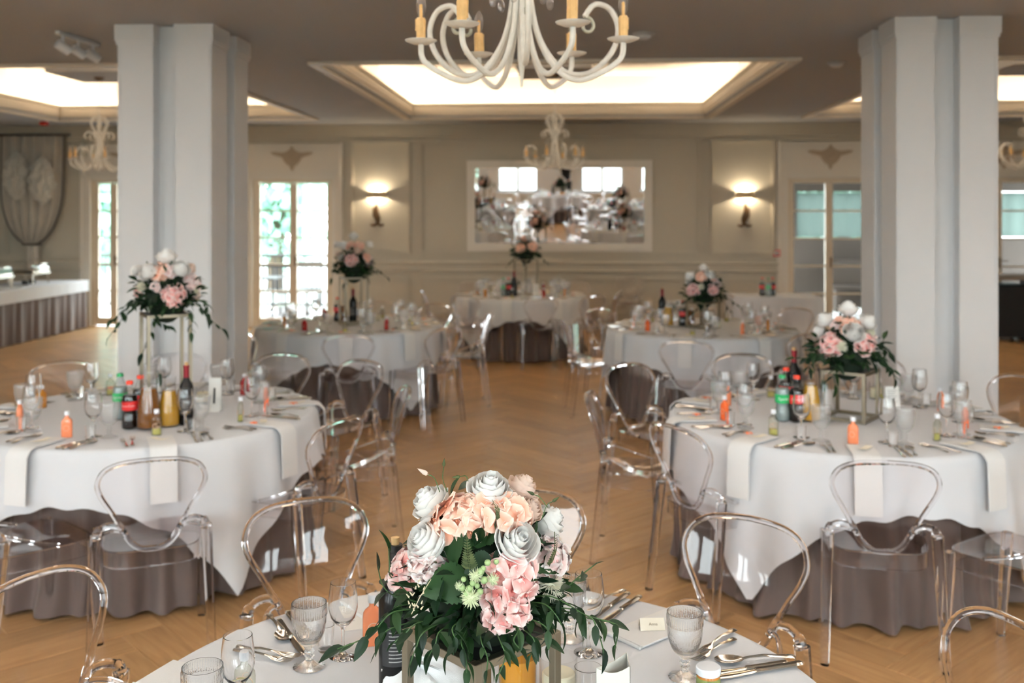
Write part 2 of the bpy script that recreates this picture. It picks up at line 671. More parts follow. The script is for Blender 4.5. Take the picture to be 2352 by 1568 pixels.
def build_floor():
    sub = MB().box2(XL, XR, YB, YW, -0.10, -0.012).mesh('floor', M_OAK, False)
    fl = struct('floor', sub, 'light oak herringbone plank floor of the hall')
    base = plank_mb()
    me = base.mesh('plank', M_OAK, False)
    uvl = me.uv_layers.new(name='UVMap')
    for lp in me.loops:
        co = me.vertices[lp.vertex_index].co
        uvl.data[lp.index].uv = (co.x, co.y)
    L, W = PL, PW
    cells = []
    R45 = Matrix.Rotation(pi / 4, 3, 'Z')
    org = Vector((0.13, 8.0, 0))
    for i in range(-90, 91):
        for j in range(-16, 17):
            ox, oy = i * W + j * (L + W), i * W + j * (W - L)
            for (cx, cy, rot) in ((ox + L / 2, oy + W / 2, 0.0), (ox + L + W / 2, oy + W - L / 2, pi / 2)):
                p = R45 @ Vector((cx, cy, 0)) + org
                if XL - 0.4 < p.x < XR + 0.4 and YB - 0.4 < p.y < YW + 0.4:
                    px, py, v = project(p)
                    near = v > 0.5 and -150 < px < 2500 and py < 1720 and v < 9
                    inside = XL + .5 < p.x < XR - .5 and YB + .5 < p.y < YW - .5
                    cells.append((v if (near and inside) else 99, p, rot + pi / 4))
    cells.sort(key=lambda c: c[0])
    rnd = random.Random(4)
    rest = MB()
    tones, uvs = [], []
    for k, (d, p, r) in enumerate(cells):
        if k < 300 and d < 99:
            link('plank', me, fl, Matrix.Translation(p) @ Matrix.Rotation(r, 4, 'Z'))
        else:
            t = rnd.random()
            M = Matrix.Translation(p) @ Matrix.Rotation(r, 4, 'Z')
            b0 = len(rest.v)
            rest.merge(base, M)
            for q in range(b0, len(rest.v)):
                x, y, z = rest.v[q]
                rest.v[q] = (min(max(x, XL), XR), min(max(y, YB), YW), z)
                tones.append(t)
                uvs.append((base.v[q - b0][0], base.v[q - b0][1]))
    rm = bpy.data.meshes.new('far_planks')
    rm.from_pydata(rest.v, [], rest.f)
    rm.materials.append(M_OAK)
    a = rm.attributes.new('tone', 'FLOAT', 'POINT')
    a.data.foreach_set('value', tones)
    ul = rm.uv_layers.new(name='UVMap')
    for lp in rm.loops:
        ul.data[lp.index].uv = uvs[lp.vertex_index]
    o = link('far_planks', rm, fl)
    o['kind'] = 'stuff'


build_floor()

# ------------------------------------------------------------------ ceiling and light trays
TX = [(-7.49, -3.75), (-2.24, 1.98), (3.49, 7.23)]
TY = [(0.75, 6.0), (9.1, 14.35)]


def build_ceiling():
    b = MB()
    xs = sorted({XL, XR, *[q for t in TX for q in t]})
    ys = sorted({YB, YW, *[q for t in TY for q in t]})
    # strips across the room between tray rows, then the webs between trays
    yc = [YB, TY[0][0], TY[0][1], TY[1][0], TY[1][1], YW]
    for k in (0, 2, 4):
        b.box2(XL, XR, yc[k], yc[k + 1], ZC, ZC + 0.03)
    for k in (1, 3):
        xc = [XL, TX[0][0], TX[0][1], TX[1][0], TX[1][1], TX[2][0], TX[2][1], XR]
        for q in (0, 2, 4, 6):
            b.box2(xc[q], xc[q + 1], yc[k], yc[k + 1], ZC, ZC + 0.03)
    struct('ceiling', b.mesh('ceiling', M_CEIL, False), 'plain painted ceiling around the light trays')


def ring(b, x0, x1, y0, y1, w, z0, z1, bev=0.006):
    """frame of four mitred bars whose inner edge is the given rectangle"""
    o = [(x0 - w, y0 - w), (x1 + w, y0 - w), (x1 + w, y1 + w), (x0 - w, y1 + w)]
    i = [(x0, y0), (x1, y0), (x1, y1), (x0, y1)]
    for k in range(4):
        j = (k + 1) % 4
        poly = [i[k], i[j], o[j], o[k]]
        b.prism(poly, z0, z1)


TRAYN = 0


def build_tray(tx, ty, lit):
    global TRAYN
    x0, x1 = tx
    y0, y1 = ty
    E = 0.34
    ZU = 3.83
    wb = MB()
    X0, X1, Y0, Y1 = x0 - E, x1 + E, y0 - E, y1 + E
    for bx in ((X0 - .05, X0, Y0 - .05, Y1 + .05), (X1, X1 + .05, Y0 - .05, Y1 + .05), (X0, X1, Y0 - .05, Y0), (X0, X1, Y1, Y1 + .05)):
        wb.box2(*bx, ZC + 0.03, ZU + 0.04)
    TRAYN += 1
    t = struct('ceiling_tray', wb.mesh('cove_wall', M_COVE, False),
               '%s recessed ceiling tray with %s' % (('front', 'front', 'front', 'left far', 'middle far', 'right far')[TRAYN - 1] if TRAYN > 3 else ('left near', 'middle near', 'right near')[TRAYN - 1],
                                                   'glowing cove light' if lit else 'stepped moulding'))
    up = MB().box2(X0, X1, Y0, Y1, ZU, ZU + 0.04)
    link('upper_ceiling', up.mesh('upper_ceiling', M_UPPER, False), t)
    m = MB()
    for off, z0, z1, w in ((-0.035, ZC - 0.028, ZC + 0.018, 0.085), (0.0, ZC + 0.018, ZC + 0.060, 0.06), (0.018, ZC + 0.060, ZC + 0.095, 0.06),
                           (0.026, ZC + 0.095, ZC + 0.145, 0.05), (0.014, ZC + 0.145, ZC + 0.165, 0.04), (0.036, ZC + 0.165, ZC + 0.200, 0.05)):
        ring(m, x0 + off, x1 - off, y0 + off, y1 - off, w, z0, z1)
    link('moulding', m.mesh('moulding', M_TRIM, False), t)
    cx, cy = (x0 + x1) / 2, (y0 + y1) / 2 + (0.0)
    d = MB().box((cx, cy, (3.45 + ZU) / 2), (0.86, 0.94, ZU - 3.45), 0, 0, 0.006)
    link('drop_panel', d.mesh('drop_panel', M_CEIL, False), t)
    for (a, bb, c, dd) in ((x0 - .31, x0 - .24, y0 - .2, y1 + .2), (x1 + .24, x1 + .31, y0 - .2, y1 + .2),
                           (x0 - .2, x1 + .2, y0 - .31, y0 - .24), (x0 - .2, x1 + .2, y1 + .24, y1 + .31)):
        s = MB().box2(a, bb, c, dd, ZC + 0.03, ZC + 0.05)
        link('led_strip', s.mesh('led_strip', M_LEDS if ty[0] > 8 else M_LEDN, False), t)


build_ceiling()
for _ty, _lit in ((TY[0], True), (TY[1], True)):
    for _tx in TX:
        build_tray(_tx, _ty, _lit)

# ------------------------------------------------------------------ walls
DZ = 2.345
DOORS = [(-7.62, -6.30, -7.27), (-4.98, -3.69, -4.335), (3.42, 4.71, 4.065), (6.02, 7.32, 6.62)]


def wall_mesh(spans, y0, y1, z0=0.0, z1=ZC):
    """spans: list of openings (x0, x1, zb, zt)"""
    b = MB()
    x = XL - 0.2
    for (a, c, zb, zt) in sorted(spans):
        b.box2(x, a, y0, y1, z0, z1)
        if zt < z1:
            b.box2(a, c, y0, y1, zt, z1)
        if zb > z0:
            b.box2(a, c, y0, y1, z0, zb)
        x = c
    b.box2(x, XR + 0.2, y0, y1, z0, z1)
    return b


wall_b = struct('wall_back', wall_mesh([(a, c, 0, DZ) for a, c, _ in DOORS], YW, YW + 0.22).mesh('wall_back', M_WALL, False),
                'beige panelled back wall with mirror and glass doors')
struct('wall_left', MB().box2(XL - 0.2, XL, YB, YW, 0, ZC).mesh('wall_left', M_WALL, False), 'plain beige side wall behind the buffet')
struct('wall_right', MB().box2(XR, XR + 0.2, YB, YW, 0, ZC).mesh('wall_right', M_WALL, False), 'plain beige side wall on the right')
struct('wall_front', wall_mesh([(x - w / 2, x + w / 2, WIN_Z0, WIN_Z1) for x, w in REAR_WINDOWS], YB - 0.2, YB).mesh('wall_front', M_WHITE, False),
       'white window wall behind the camera, seen in the mirror')


def frame_on_wall(x0, x1, z0, z1, w=0.07, d=0.05, y=YW):
    """raised panel moulding: two stepped rings lying on the wall"""
    b = MB()
    for (ins, ww, dd) in ((0.0, w, d * 0.55), (w * 0.28, w * 0.42, d)):
        a0, a1, c0, c1 = x0 + ins, x1 - ins, z0 + ins, z1 - ins
        o = [(a0, c0), (a1, c0), (a1, c1), (a0, c1)]
        i = [(a0 + ww, c0 + ww), (a1 - ww, c0 + ww), (a1 - ww, c1 - ww), (a0 + ww, c1 - ww)]
        for k in range(4):
            j = (k + 1) % 4
            b.prism([o[k], o[j], i[j], i[k]], y - dd, y, axis='y')
    return b


def wx(px):
    return on_wall(px).x


def wz(py, px=1300):
    return on_wall(px, py).z


zt, zb = wz(320), wz(585)
for (a, c) in ((803, 945), (963, 1613), (1630, 1782)):
    link('panel_moulding', frame_on_wall(wx(a), wx(c), zb, zt).mesh('panel_moulding', M_WALL, False), wall_b)
zd0, zd1 = 0.22, wz(636)
for (a, c) in ((800, 945), (963, 1290), (1296, 1445), (1463, 1612), (1630, 1782)):
    link('panel_moulding', frame_on_wall(wx(a), wx(c), zd0, zd1, 0.06, 0.04).mesh('dado_moulding', M_WALL, False), wall_b)
link('panel_moulding', frame_on_wall(wx(-60), wx(20), zb, zt).mesh('panel_moulding', M_WALL, False), wall_b)
link('panel_moulding', frame_on_wall(-5.9, -5.2, zb, zt).mesh('panel_moulding', M_WALL, False), wall_b)
zr = wz(612)
segs = [(XL, DOORS[0][0] - 0.14), (DOORS[0][1] + 0.14, DOORS[1][0] - 0.14), (DOORS[1][1] + 0.14, DOORS[2][0] - 0.14),
        (DOORS[2][1] + 0.14, DOORS[3][0] - 0.14), (DOORS[3][1] + 0.14, XR)]
for a, c in segs:
    r = MB()
    r.box2(a, c, YW - 0.03, YW, zr - 0.06, zr + 0.06, 0, 0.006)
    r.box2(a, c, YW - 0.07, YW, zr + 0.035, zr + 0.08, 0, 0.012)
    r.box2(a, c, YW - 0.055, YW, zr - 0.085, zr - 0.05, 0, 0.01)
    link('chair_rail', r.mesh('chair_rail', M_WALL, False), wall_b)
    s = MB()
    s.box2(a, c, YW - 0.02, YW, 0, 0.12, 0, 0.005)
    struct('baseboard_back', s.mesh('baseboard', M_TRIM, False), 'painted baseboard along the back wall')
cor = MB()
for (d, z0, z1) in ((0.03, 2.93, 2.99), (0.05, 2.99, 3.05), (0.085, 3.05, 3.10), (0.12, 3.10, 3.15), (0.16, 3.15, 3.199)):
    cor.box2(XL, XR, YW - d, YW, z0, z1, 0, 0.008)
struct('trim_1', cor.mesh('cornice', M_WALL, False), 'stepped cornice along the back wall')


def ornament_mb():
    b = MB()
    half = [(0, .155), (.03, .10), (.07, .072), (.12, .058), (.19, .058), (.265, .068), (.285, .052), (.235, .022), (.165, .004), (.125, -.01), (.11, -.045), (.075, -.09), (.03, -.122), (.013, -.165), (0, -.18)]
    poly = half + [(-x, z) for x, z in reversed(half[1:-1])]
    b.prism(poly, -0.022, 0.0, axis='y')
    ringp = [(0.052 * cos(2 * pi * k / 20), -0.028, 0.052 * sin(2 * pi * k / 20)) for k in range(20)]
    b.tube(ringp, 0.012, 6, True)
    b.sphere((0, -0.026, 0), 0.024, 10, 6)
    for sx in (-1, 1):
        for k in range(4):
            b.tube([(sx * (.06 + .04 * k), -.024, .03 + .006 * k), (sx * (.09 + .045 * k), -.028, .052 + .006 * k)], 0.007, 5)
    return b


M_ORN = mat('taupe_ornament', (0.42, 0.34, 0.25), 0.6)
M_SURR = mat('white_door_surround', (0.68, 0.64, 0.575), 0.55)
for k, (a, c, sp) in enumerate(DOORS):
    w = 0.14
    t = MB()
    t.box2(a - w, a, YW - 0.03, YW, 0, DZ, 0, 0.006)
    t.box2(c, c + w, YW - 0.03, YW, 0, DZ, 0, 0.006)
    t.box2(a - w, c + w, YW - 0.03, YW, DZ, 2.91, 0, 0.006)
    tr = struct('trim_%d' % (k + 2), t.mesh('door_surround', M_SURR, False),
                '%s white door surround with over-door panel' % ('far left', 'left', 'right', 'far right')[k])
    link('panel_moulding', frame_on_wall(a - w, c + w, DZ + 0.02, 2.91, 0.06, 0.035, YW - 0.03).mesh('over_door_moulding', M_SURR, False), tr)
    e = MB()
    e.box2(a - w - .03, a - w + .02, YW - 0.045, YW, 0, 2.93, 0, 0.008)
    e.box2(c + w - .02, c + w + .03, YW - 0.045, YW, 0, 2.93, 0, 0.008)
    link('casing', e.mesh('casing', M_SURR, False), tr)
    om = ornament_mb()
    link('plaster_ornament', om.mesh('plaster_ornament', M_ORN), tr, Matrix.Translation((sp if k in (1, 2) else (a + c) / 2, YW - 0.03, 2.70)) @ Matrix.Scale(1.2, 4))


def build_door(n, a, c, sp):
    f = MB()
    y0, y1 = YW + 0.03, YW + 0.12
    f.box2(a, a + 0.05, y0, y1, 0, DZ)
    f.box2(c - 0.05, c, y0, y1, 0, DZ)
    f.box2(a + 0.05, c - 0.05, y0, y1, DZ - 0.05, DZ)
    d = struct('door_%d' % n, f.mesh('door_frame', M_DOOR, False),
               ('narrow glazed door left of the white pillar', 'double glazed door to the sunny terrace', 'double glazed door to the dark veranda',
                'dark glazed door at the right edge')[n - 1])
    g0, g1 = 0.135, 2.275
    for (l0, l1, hs) in ((a + 0.052, sp - 0.002, 1), (sp + 0.002, c - 0.052, -1)):
        lf = MB()
        st = 0.055
        ya, yb = YW + 0.05, YW + 0.095
        lf.box2(l0, l0 + st, ya, yb, 0.012, DZ - 0.055)
        lf.box2(l1 - st, l1, ya, yb, 0.012, DZ - 0.055)
        lf.box2(l0 + st, l1 - st, ya, yb, 0.012, g0)
        lf.box2(l0 + st, l1 - st, ya, yb, g1, DZ - 0.055)
        leaf = link('leaf', lf.mesh('leaf', M_DOOR, False), d)
        h = (g1 - g0) / 5
        for k in range(1, 5):
            mu = MB().box2(l0 + st, l1 - st, ya + 0.005, yb - 0.005, g0 + k * h - 0.014, g0 + k * h + 0.014)
            link('muntin', mu.mesh('muntin', M_DOOR, False), leaf)
        for k in range(5):
            pn = MB().box2(l0 + st, l1 - st, YW + 0.069, YW + 0.075, g0 + k * h + (0.014 if k else 0), g0 + (k + 1) * h - (0.014 if k < 4 else 0))
            link('pane', pn.mesh('pane', M_PANE, False), leaf)
        if hs == -1:
            hd = MB()
            hx = l0 + st / 2
            hd.box((hx, ya - 0.006, 1.05), (0.03, 0.012, 0.16), 0, 0, 0.003)
            hd.tube([(hx, ya - 0.01, 1.08), (hx, ya - 0.045, 1.08), (hx + 0.10, ya - 0.045, 1.08)], 0.008, 8)
            link('handle', hd.mesh('handle', M_BRASS), leaf)


for k, (a, c, sp) in enumerate(DOORS):
    build_door(k + 1, a, c, sp)


def build_window(n, x, w):
    f = MB()
    a, c = x - w / 2, x + w / 2
    y0, y1 = YB - 0.14, YB - 0.07
    f.box2(a, a + .06, y0, y1, WIN_Z0, WIN_Z1)
    f.box2(c - .06, c, y0, y1, WIN_Z0, WIN_Z1)
    f.box2(a + .06, c - .06, y0, y1, WIN_Z0, WIN_Z0 + .06)
    f.box2(a + .06, c - .06, y0, y1, WIN_Z1 - .06, WIN_Z1)
    f.box2(x - .05, x + .05, y0, y1, WIN_Z0 + .06, WIN_Z1 - .06)
    o = struct('window_%d' % n, f.mesh('window_frame', M_WHITE, False), 'tall white double window behind the camera')
    link('sill', MB().box2(a - .05, c + .05, YB - .07, YB + .10, WIN_Z0 - .04, WIN_Z0, 0, .006).mesh('sill', M_WHITE, False), o)
    for (p, q) in ((a + .06, x - .05), (x + .05, c - .06)):
        link('pane', MB().box2(p, q, YB - .108, YB - .102, WIN_Z0 + .06, WIN_Z1 - .06).mesh('pane', M_PANE, False), o)


for k, (x, w) in enumerate(REAR_WINDOWS):
    build_window(k + 1, x, w)


# ------------------------------------------------------------------ pillars
def pillar_poly(wd, dp, e=0.0, rec=0.17, rd=0.11):
    """cross-section with a recessed channel in the middle of each face"""
    W, D, r = wd / 2 + e, dp / 2 + e, rec / 2 - e * 0.6
    pts = [(-W, -D), (-r, -D), (-r, -D + rd), (r, -D + rd), (r, -D), (W, -D),
           (W, -r), (W - rd, -r), (W - rd, r), (W, r), (W, D),
           (r, D), (r, D - rd), (-r, D - rd), (-r, D), (-W, D),
           (-W, r), (-W + rd, r), (-W + rd, -r), (-W, -r)]
    return pts


def build_pillar(x, y, label):
    wd, dp = 0.70, 0.84
    b = MB()
    b.prism(pillar_poly(wd, dp), 0.0, ZC - 0.002)
    o = struct('pillar', b.mesh('pillar', M_WHITE, False), label, TR((x, y + dp / 2, 0)))
    c = MB()
    c.prism(pillar_poly(wd, dp, 0.018), ZC - 0.125, ZC - 0.003)
    c.prism(pillar_poly(wd, dp, 0.010), ZC - 0.150, ZC - 0.125)
    link('capital', c.mesh('capital', M_WHITE, False), o)
    c = MB()
    c.prism(pillar_poly(wd, dp, 0.012), 0.001, 0.13)
    link('base', c.mesh('base', M_WHITE, False), o)
    for sx in (-1, 1):          # bead lines on the front face
        bd = MB().box2(sx * (wd / 2 - .018) - .004, sx * (wd / 2 - .018) + .004, -dp / 2 - .004, -dp / 2 + .001, .14, ZC - .16)
        link('bead', bd.mesh('bead', M_WHITE, False), o)


build_pillar(-2.935, 7.14, 'white fluted square pillar behind the left front table')
build_pillar(2.675, 7.15, 'white fluted square pillar behind the right front table')

# ------------------------------------------------------------------ outside
M_ASPHALT = mat('asphalt', (0.24, 0.25, 0.235), 0.9, var=0.3, vscale=2)  # grey instead of grass green, keeping green bounce light out of the hall
M_TERR = mat('pale_terrace_paving', (0.55, 0.55, 0.56), 0.8, var=0.05)
M_IRON = mat('dark_iron', (0.03, 0.03, 0.032), 0.5)
M_TREE = leafy_mat('glare_tinted_foliage', (0.30, 0.52, 0.42), (0.50, 0.72, 0.62), 0.7, 0.4)  # paler and bluer than leaves, overexposed daylight put into their colour
M_BARK = mat('bark', (0.12, 0.09, 0.06), 0.9)
M_VERW = mat('veranda_brown_wall', (0.075, 0.06, 0.05), 0.7, var=0.1)
struct('ground', MB().box2(-45, 45, -45, 60, -0.5, -0.16).mesh('ground', M_ASPHALT, False), 'grey lawn outside the windows')
struct('path_terrace', MB().box2(-12, 9, YW + 0.24, 18.6, -0.15, -0.02).mesh('terrace', M_TERR, False), 'pale terrace paving outside the doors')


def railing(x0, x1, y, label):
    r = thing('terrace_railing', label, 'railing', TR((x0, y, 0)))
    L = x1 - x0
    link('top_rail', MB().box2(0, L, -.035, .035, .99, 1.04, 0, .008).mesh('top_rail', M_IRON, False), r)
    link('lower_rail', MB().box2(0, L, -.02, .02, .08, .12).mesh('lower_rail', M_IRON, False), r)
    link('middle_rail', MB().box2(0, L, -.02, .02, .80, .83).mesh('middle_rail', M_IRON, False), r)
    bm_ = MB().box2(-.008, .008, -.008, .008, .12, .99).mesh('baluster', M_IRON, False)
    n = int(L / 0.14)
    for k in range(1, n):
        link('baluster', bm_, r, TR((k * L / n, 0, 0)))
    pm = MB().box2(-.03, .03, -.03, .03, -.02, 1.03).mesh('post', M_IRON, False)
    for k in range(5):
        link('post', pm, r, TR((k * L / 4, 0, 0)))


railing(-11.5, -1.5, 18.4, 'dark iron railing with thin balusters along the terrace')
rnd = random.Random(11)


def tree(x, y, h, w, label, n=2600):
    r = thing('leafy_tree', label, 'tree', TR((x, y, -0.16)))
    link('trunk', MB().tube([(0, 0, 0), (.1, 0, h * .35), (-.05, .1, h * .7)], [.22, .16, .08], 8).mesh('trunk', M_BARK), r)
    b = MB()
    for _ in range(n):
        d = Vector((rnd.gauss(0, 1), rnd.gauss(0, 1), rnd.gauss(0, 1))).normalized() * (rnd.random() ** 0.4)
        p = Vector((d.x * w, d.y * w * .6, h * .55 + d.z * h * .48))
        q = Euler((rnd.random() * 6, rnd.random() * 6, rnd.random() * 6)).to_matrix()
        s = 0.10 + 0.10 * rnd.random()
        b.add([p + q @ Vector(k) * s for k in ((-1, -.5, 0), (0, -.7, .1), (1, 0, 0), (0, .7, .1), (-1, .5, 0))], [(0, 1, 2, 3, 4)])
    o = link('crown', b.mesh('crown', M_TREE, False), r)
    o['kind'] = 'stuff'


tree(-11.4, 23.0, 6.5, 1.9, 'leafy tree outside the far left glass door')
tree(-7.4, 25.0, 7.0, 1.9, 'leafy tree outside the left glass door, behind the railing')
tree(-3.4, 23.5, 6.0, 1.9, 'bushy tree outside, right part of the left glass door')
tree(6.5, 24.0, 5.5, 2.4, 'leafy tree outside the dark veranda on the right')
tree(-4.0, -12.0, 5.0, 2.5, 'leafy tree mirrored in the left reflected window')
tree(5.2, -14.0, 5.0, 2.5, 'leafy tree outside the window wall behind the camera')

# patio chairs and a table on the terrace
pc = [('seat', MB().box2(-.24, .24, -.24, .24, .42, .45, 0, .008).mesh('seat', M_IRON, False))]
bk = MB()
for k in range(6):
    bk.box2(-.22 + k * .088 - .012, -.22 + k * .088 + .012, .22, .24, .45, .88)
bk.box2(-.25, .25, .215, .245, .86, .92, 0, .006)
pc.append(('backrest', bk.mesh('backrest', M_IRON, False)))
for sx in (-1, 1):
    for sy in (-1, 1):
        pc.append(('leg', MB().box2(sx * .22 - .016, sx * .22 + .016, sy * .22 - .016, sy * .22 + .016, -.02, .42).mesh('leg', M_IRON, False)))
for k, (x, y, r) in enumerate(((-6.2, 16.9, 2.6), (-5.3, 17.45, 3.3), (-4.85, 17.3, 2.9), (-5.9, 17.75, .3), (-4.7, 17.9, .1))):
    place('patio_chair', pc, TR((x, y, 0), r), 'chair', 'dark slatted patio chair', 'on the terrace behind the glass door')
pt = [('table_top', MB().box2(-.45, .45, -.4, .4, .70, .73, 0, .008).mesh('table_top', M_IRON, False)),
      ('pedestal', MB().lathe([(.22, -.02), (.22, 0), (.04, .03), (.04, .70)], 16).mesh('pedestal', M_IRON))]
place('patio_table', pt, TR((-5.28, 16.65, 0)), 'table', label='dark patio table among the patio chairs outside')

# covered veranda behind the right-hand doors
vb = MB()
vb.box2(3.95, 9.5, 19.5, 19.7, -0.02, 1.34)
vb.box2(4.2, 9.5, 19.5, 19.7, 2.22, 2.7)
vb.box2(4.2, 4.45, 19.5, 19.7, 1.34, 2.22)
struct('wall_veranda', vb.mesh('wall_veranda', M_VERW, False), 'brown veranda wall seen through the right glass doors')
struct('roof_veranda', MB().box2(2.6, 9.5, YW + .22, 19.9, 2.62, 2.75).mesh('roof_veranda', M_VERW, False), 'dark veranda roof outside the right doors')
m_sheer, nt_, out_ = _nodes('green_sheer_blind')
_tr = nt_.nodes.new('ShaderNodeBsdfTranslucent')
_tr.inputs[0].default_value = (0.055, 0.075, 0.070, 1)
_df = nt_.nodes.new('ShaderNodeBsdfDiffuse')
_df.inputs[0].default_value = (0.26, 0.34, 0.31, 1)
_mx = nt_.nodes.new('ShaderNodeMixShader')
_mx.inputs[0].default_value = 0.35
nt_.links.new(_tr.outputs[0], _mx.inputs[1])
nt_.links.new(_df.outputs[0], _mx.inputs[2])
nt_.links.new(_mx.outputs[0], out_.inputs[0])
bl = MB()
bl.grid(lambda u, v: (4.46 + u * 5.0, 19.6 + .02 * sin(u * 90), 1.35 + v * .86), 120, 2)
t = thing('veranda_blind', 'pale green blind glowing in the veranda window', 'blind', TR(), bl.mesh('veranda_blind', m_sheer))
bn = MB()
bn.box2(4.9, 6.6, 18.6, 19.1, .42, .47, 0, .01)
for x in (5.0, 6.5):
    bn.box2(x - .03, x + .03, 18.65, 19.05, -.02, .42)
bn.box2(4.9, 6.6, 19.1, 19.15, .47, .95, 0, .01)
thing('veranda_bench', 'dark wooden bench inside the veranda behind the glass door', 'bench', TR(), bn.mesh('veranda_bench', M_VERW, False))
# ------------------------------------------------------------------ mirror (hangs tilted forward a little)
def build_mirror():
    a, c = on_wall(1074, 369), on_wall(1497, 577)
    x0, x1, z0, z1 = a.x, c.x, c.z, a.z
    cx, cz = (x0 + x1) / 2, (z0 + z1) / 2
    W, H = (x1 - x0), (z1 - z0)
    tilt = radians(3.35)
    M = Matrix.Translation((cx, YW - 0.03, z0)) @ Matrix.Rotation(tilt, 4, 'X')
    fw = 0.125
    r = thing('wall_mirror', 'wide white framed mirror in the middle of the back wall', 'mirror', M)
    f = MB()
    for ins, w, d in ((0.0, 0.045, 0.035), (0.035, 0.04, 0.05), (0.07, fw - 0.07, 0.03)):
        o = [(-W / 2 + ins, ins), (W / 2 - ins, ins), (W / 2 - ins, H - ins), (-W / 2 + ins, H - ins)]
        i = [(-W / 2 + ins + w, ins + w), (W / 2 - ins - w, ins + w), (W / 2 - ins - w, H - ins - w), (-W / 2 + ins + w, H - ins - w)]
        for k in range(4):
            j = (k + 1) % 4
            f.prism([o[k], o[j], i[j], i[k]], -d, 0.012, axis='y')
    link('frame', f.mesh('mirror_frame', mat('mirror_frame_white', (0.74, 0.70, 0.64), 0.45), False), r)
    g = MB().box2(-W / 2 + fw - .01, W / 2 - fw + .01, -0.012, 0.0, fw - .01, H - fw + .01)
    link('glass', g.mesh('mirror_glass', M_MIRROR, False), r)


build_mirror()


# ------------------------------------------------------------------ sconces
def build_sconce(px, flip, label):
    p = on_wall(px, 447)
    r = thing('wall_sconce', label, 'sconce', Matrix.Translation((p.x, YW, p.z)))
    # half shade: open top and bottom, curved front
    s = MB()
    n = 14
    def shell(off):
        out = []
        for z, w, d in ((-0.055, 0.165 - off, 0.15 - off), (0.050, 0.135 - off, 0.12 - off)):
            for k in range(n + 1):
                a = pi * k / n
                out.append((-w * cos(a), -d * sin(a) - 0.003, z))
        return out
    o_, i_ = shell(0), shell(0.004)
    m = n + 1
    fs = []
    for k in range(n):
        fs += [(k, k + 1, m + k + 1, m + k), (2 * m + k, 3 * m + k, 3 * m + k + 1, 2 * m + k + 1),
               (k, 2 * m + k, 2 * m + k + 1, k + 1), (m + k, m + k + 1, 3 * m + k + 1, 3 * m + k)]
    s.add(o_ + i_, fs)
    link('lamp_shade', s.mesh('lamp_shade', M_SHADE), r)
    bmesh_ = MB().sphere((0, -0.06, 0.0), 0.022, 10, 8, 1.3).mesh('bulb', mat('warm_bulb', (1, .9, .7), .4, emit=(1, .84, .60), estr=330))
    link('bulb', bmesh_, r)
    st = MB().tube([(0, -0.06, -0.03), (0, -0.06, -0.10), (0.01, -0.05, -0.16)], 0.008, 8)
    link('stem', st.mesh('stem', M_BRASS), r)
    # fish bracket: snout up, tail fins below
    fb = MB()
    sg = flip
    path = [(0.01 * sg, -.05, -.145), (-.004 * sg, -.05, -.19), (-.018 * sg, -.055, -.25), (-.008 * sg, -.06, -.32), (.022 * sg, -.055, -.385), (.026 * sg, -.05, -.43), (.012 * sg, -.045, -.46)]
    fb.tube(path, [.010, .026, .046, .056, .046, .028, .020], 12)
    for k in range(5):
        fb.tube([(-.02 * sg + .012 * k * sg - .03 * sg, -.055, -.21 - .045 * k), (-.07 * sg + .012 * k * sg, -.06, -.235 - .045 * k)], [.012, .004], 6)
    for dx in (-1, 1):
        fb.tube([(.012 * sg, -.045, -.455), (.012 * sg + dx * .05, -.05, -.485), (.012 * sg + dx * .10, -.05, -.478), (.012 * sg + dx * .105, -.05, -.455)], [.018, .022, .016, .006], 8)
    link('fish_bracket', fb.mesh('fish_bracket', M_BRASS), r)
    link('back_plate', MB().box2(-.025, .025, -.02, 0, -.40, -.25, 0, .005).mesh('back_plate', M_BRASS, False), r)


build_sconce(866, 1, 'lit wall sconce with bronze fish bracket, left of the mirror')
build_sconce(1711, -1, 'lit wall sconce with bronze fish bracket, right of the mirror')

# ------------------------------------------------------------------ fire call point, detectors, track spots
p = on_wall(1783, 581)
r = thing('fire_call_point', 'small red fire call point beside the right glass door', 'alarm', Matrix.Translation((p.x, YW, p.z)))
link('housing', MB().box2(-.055, .055, -.05, 0, -.055, .055, 0, .008).mesh('housing', M_RED, False), r)
link('face', MB().box2(-.035, .035, -.054, -.05, -.03, .03).mesh('face', mat('white_call_face', (.75, .75, .75), .5), False), r)
link('button', MB().lathe([(.018, 0), (.018, .006), (0, .008)], 12).mesh('button', M_BLACK), r, Matrix.Translation((0, -.054, -.005)) @ Matrix.Rotation(pi / 2, 4, 'X'))
p = at_depth(101, 285, 14.9)
r = thing('ceiling_siren', 'small red alarm beacon under the ceiling above the curtains', 'alarm', Matrix.Translation((p.x, p.y, ZC)))
link('base', MB().box2(-.06, .06, -.06, .06, -.02, 0, 0, .005).mesh('base', M_WHITE, False), r)
link('lens', MB().box2(-.055, .055, -.055, .055, -.075, -.02, 0, .015).mesh('lens', M_RED, False), r)
for px, py, lab in ((1478, 77, 'faint round smoke detector behind the near chandelier'), (1921, 143, 'round smoke detector beside the right pillar capital')):
    v = FPX * (ZC - HC) / (HYP - py)
    q = cw((px - CXP) * v / FPX, v, ZC)
    r = thing('smoke_detector', lab, 'detector', Matrix.Translation(q))
    link('base', MB().lathe([(0, 0), (.085, 0), (.085, -.012), (.06, -.02)], 24).mesh('base', M_GREY), r)
    link('sensor', MB().lathe([(.06, -.012), (.06, -.03), (.035, -.045), (0, -.046)], 24).mesh('sensor', M_WHITE), r)
v = FPX * (ZC - HC) / (HYP - 85)
q = cw((180 - CXP) * v / FPX, v, ZC)
r = thing('track_spotlight', 'white ceiling rail with three tilted spot heads', 'spotlight', Matrix.Translation(q) @ Matrix.Rotation(radians(86), 4, 'Z'))
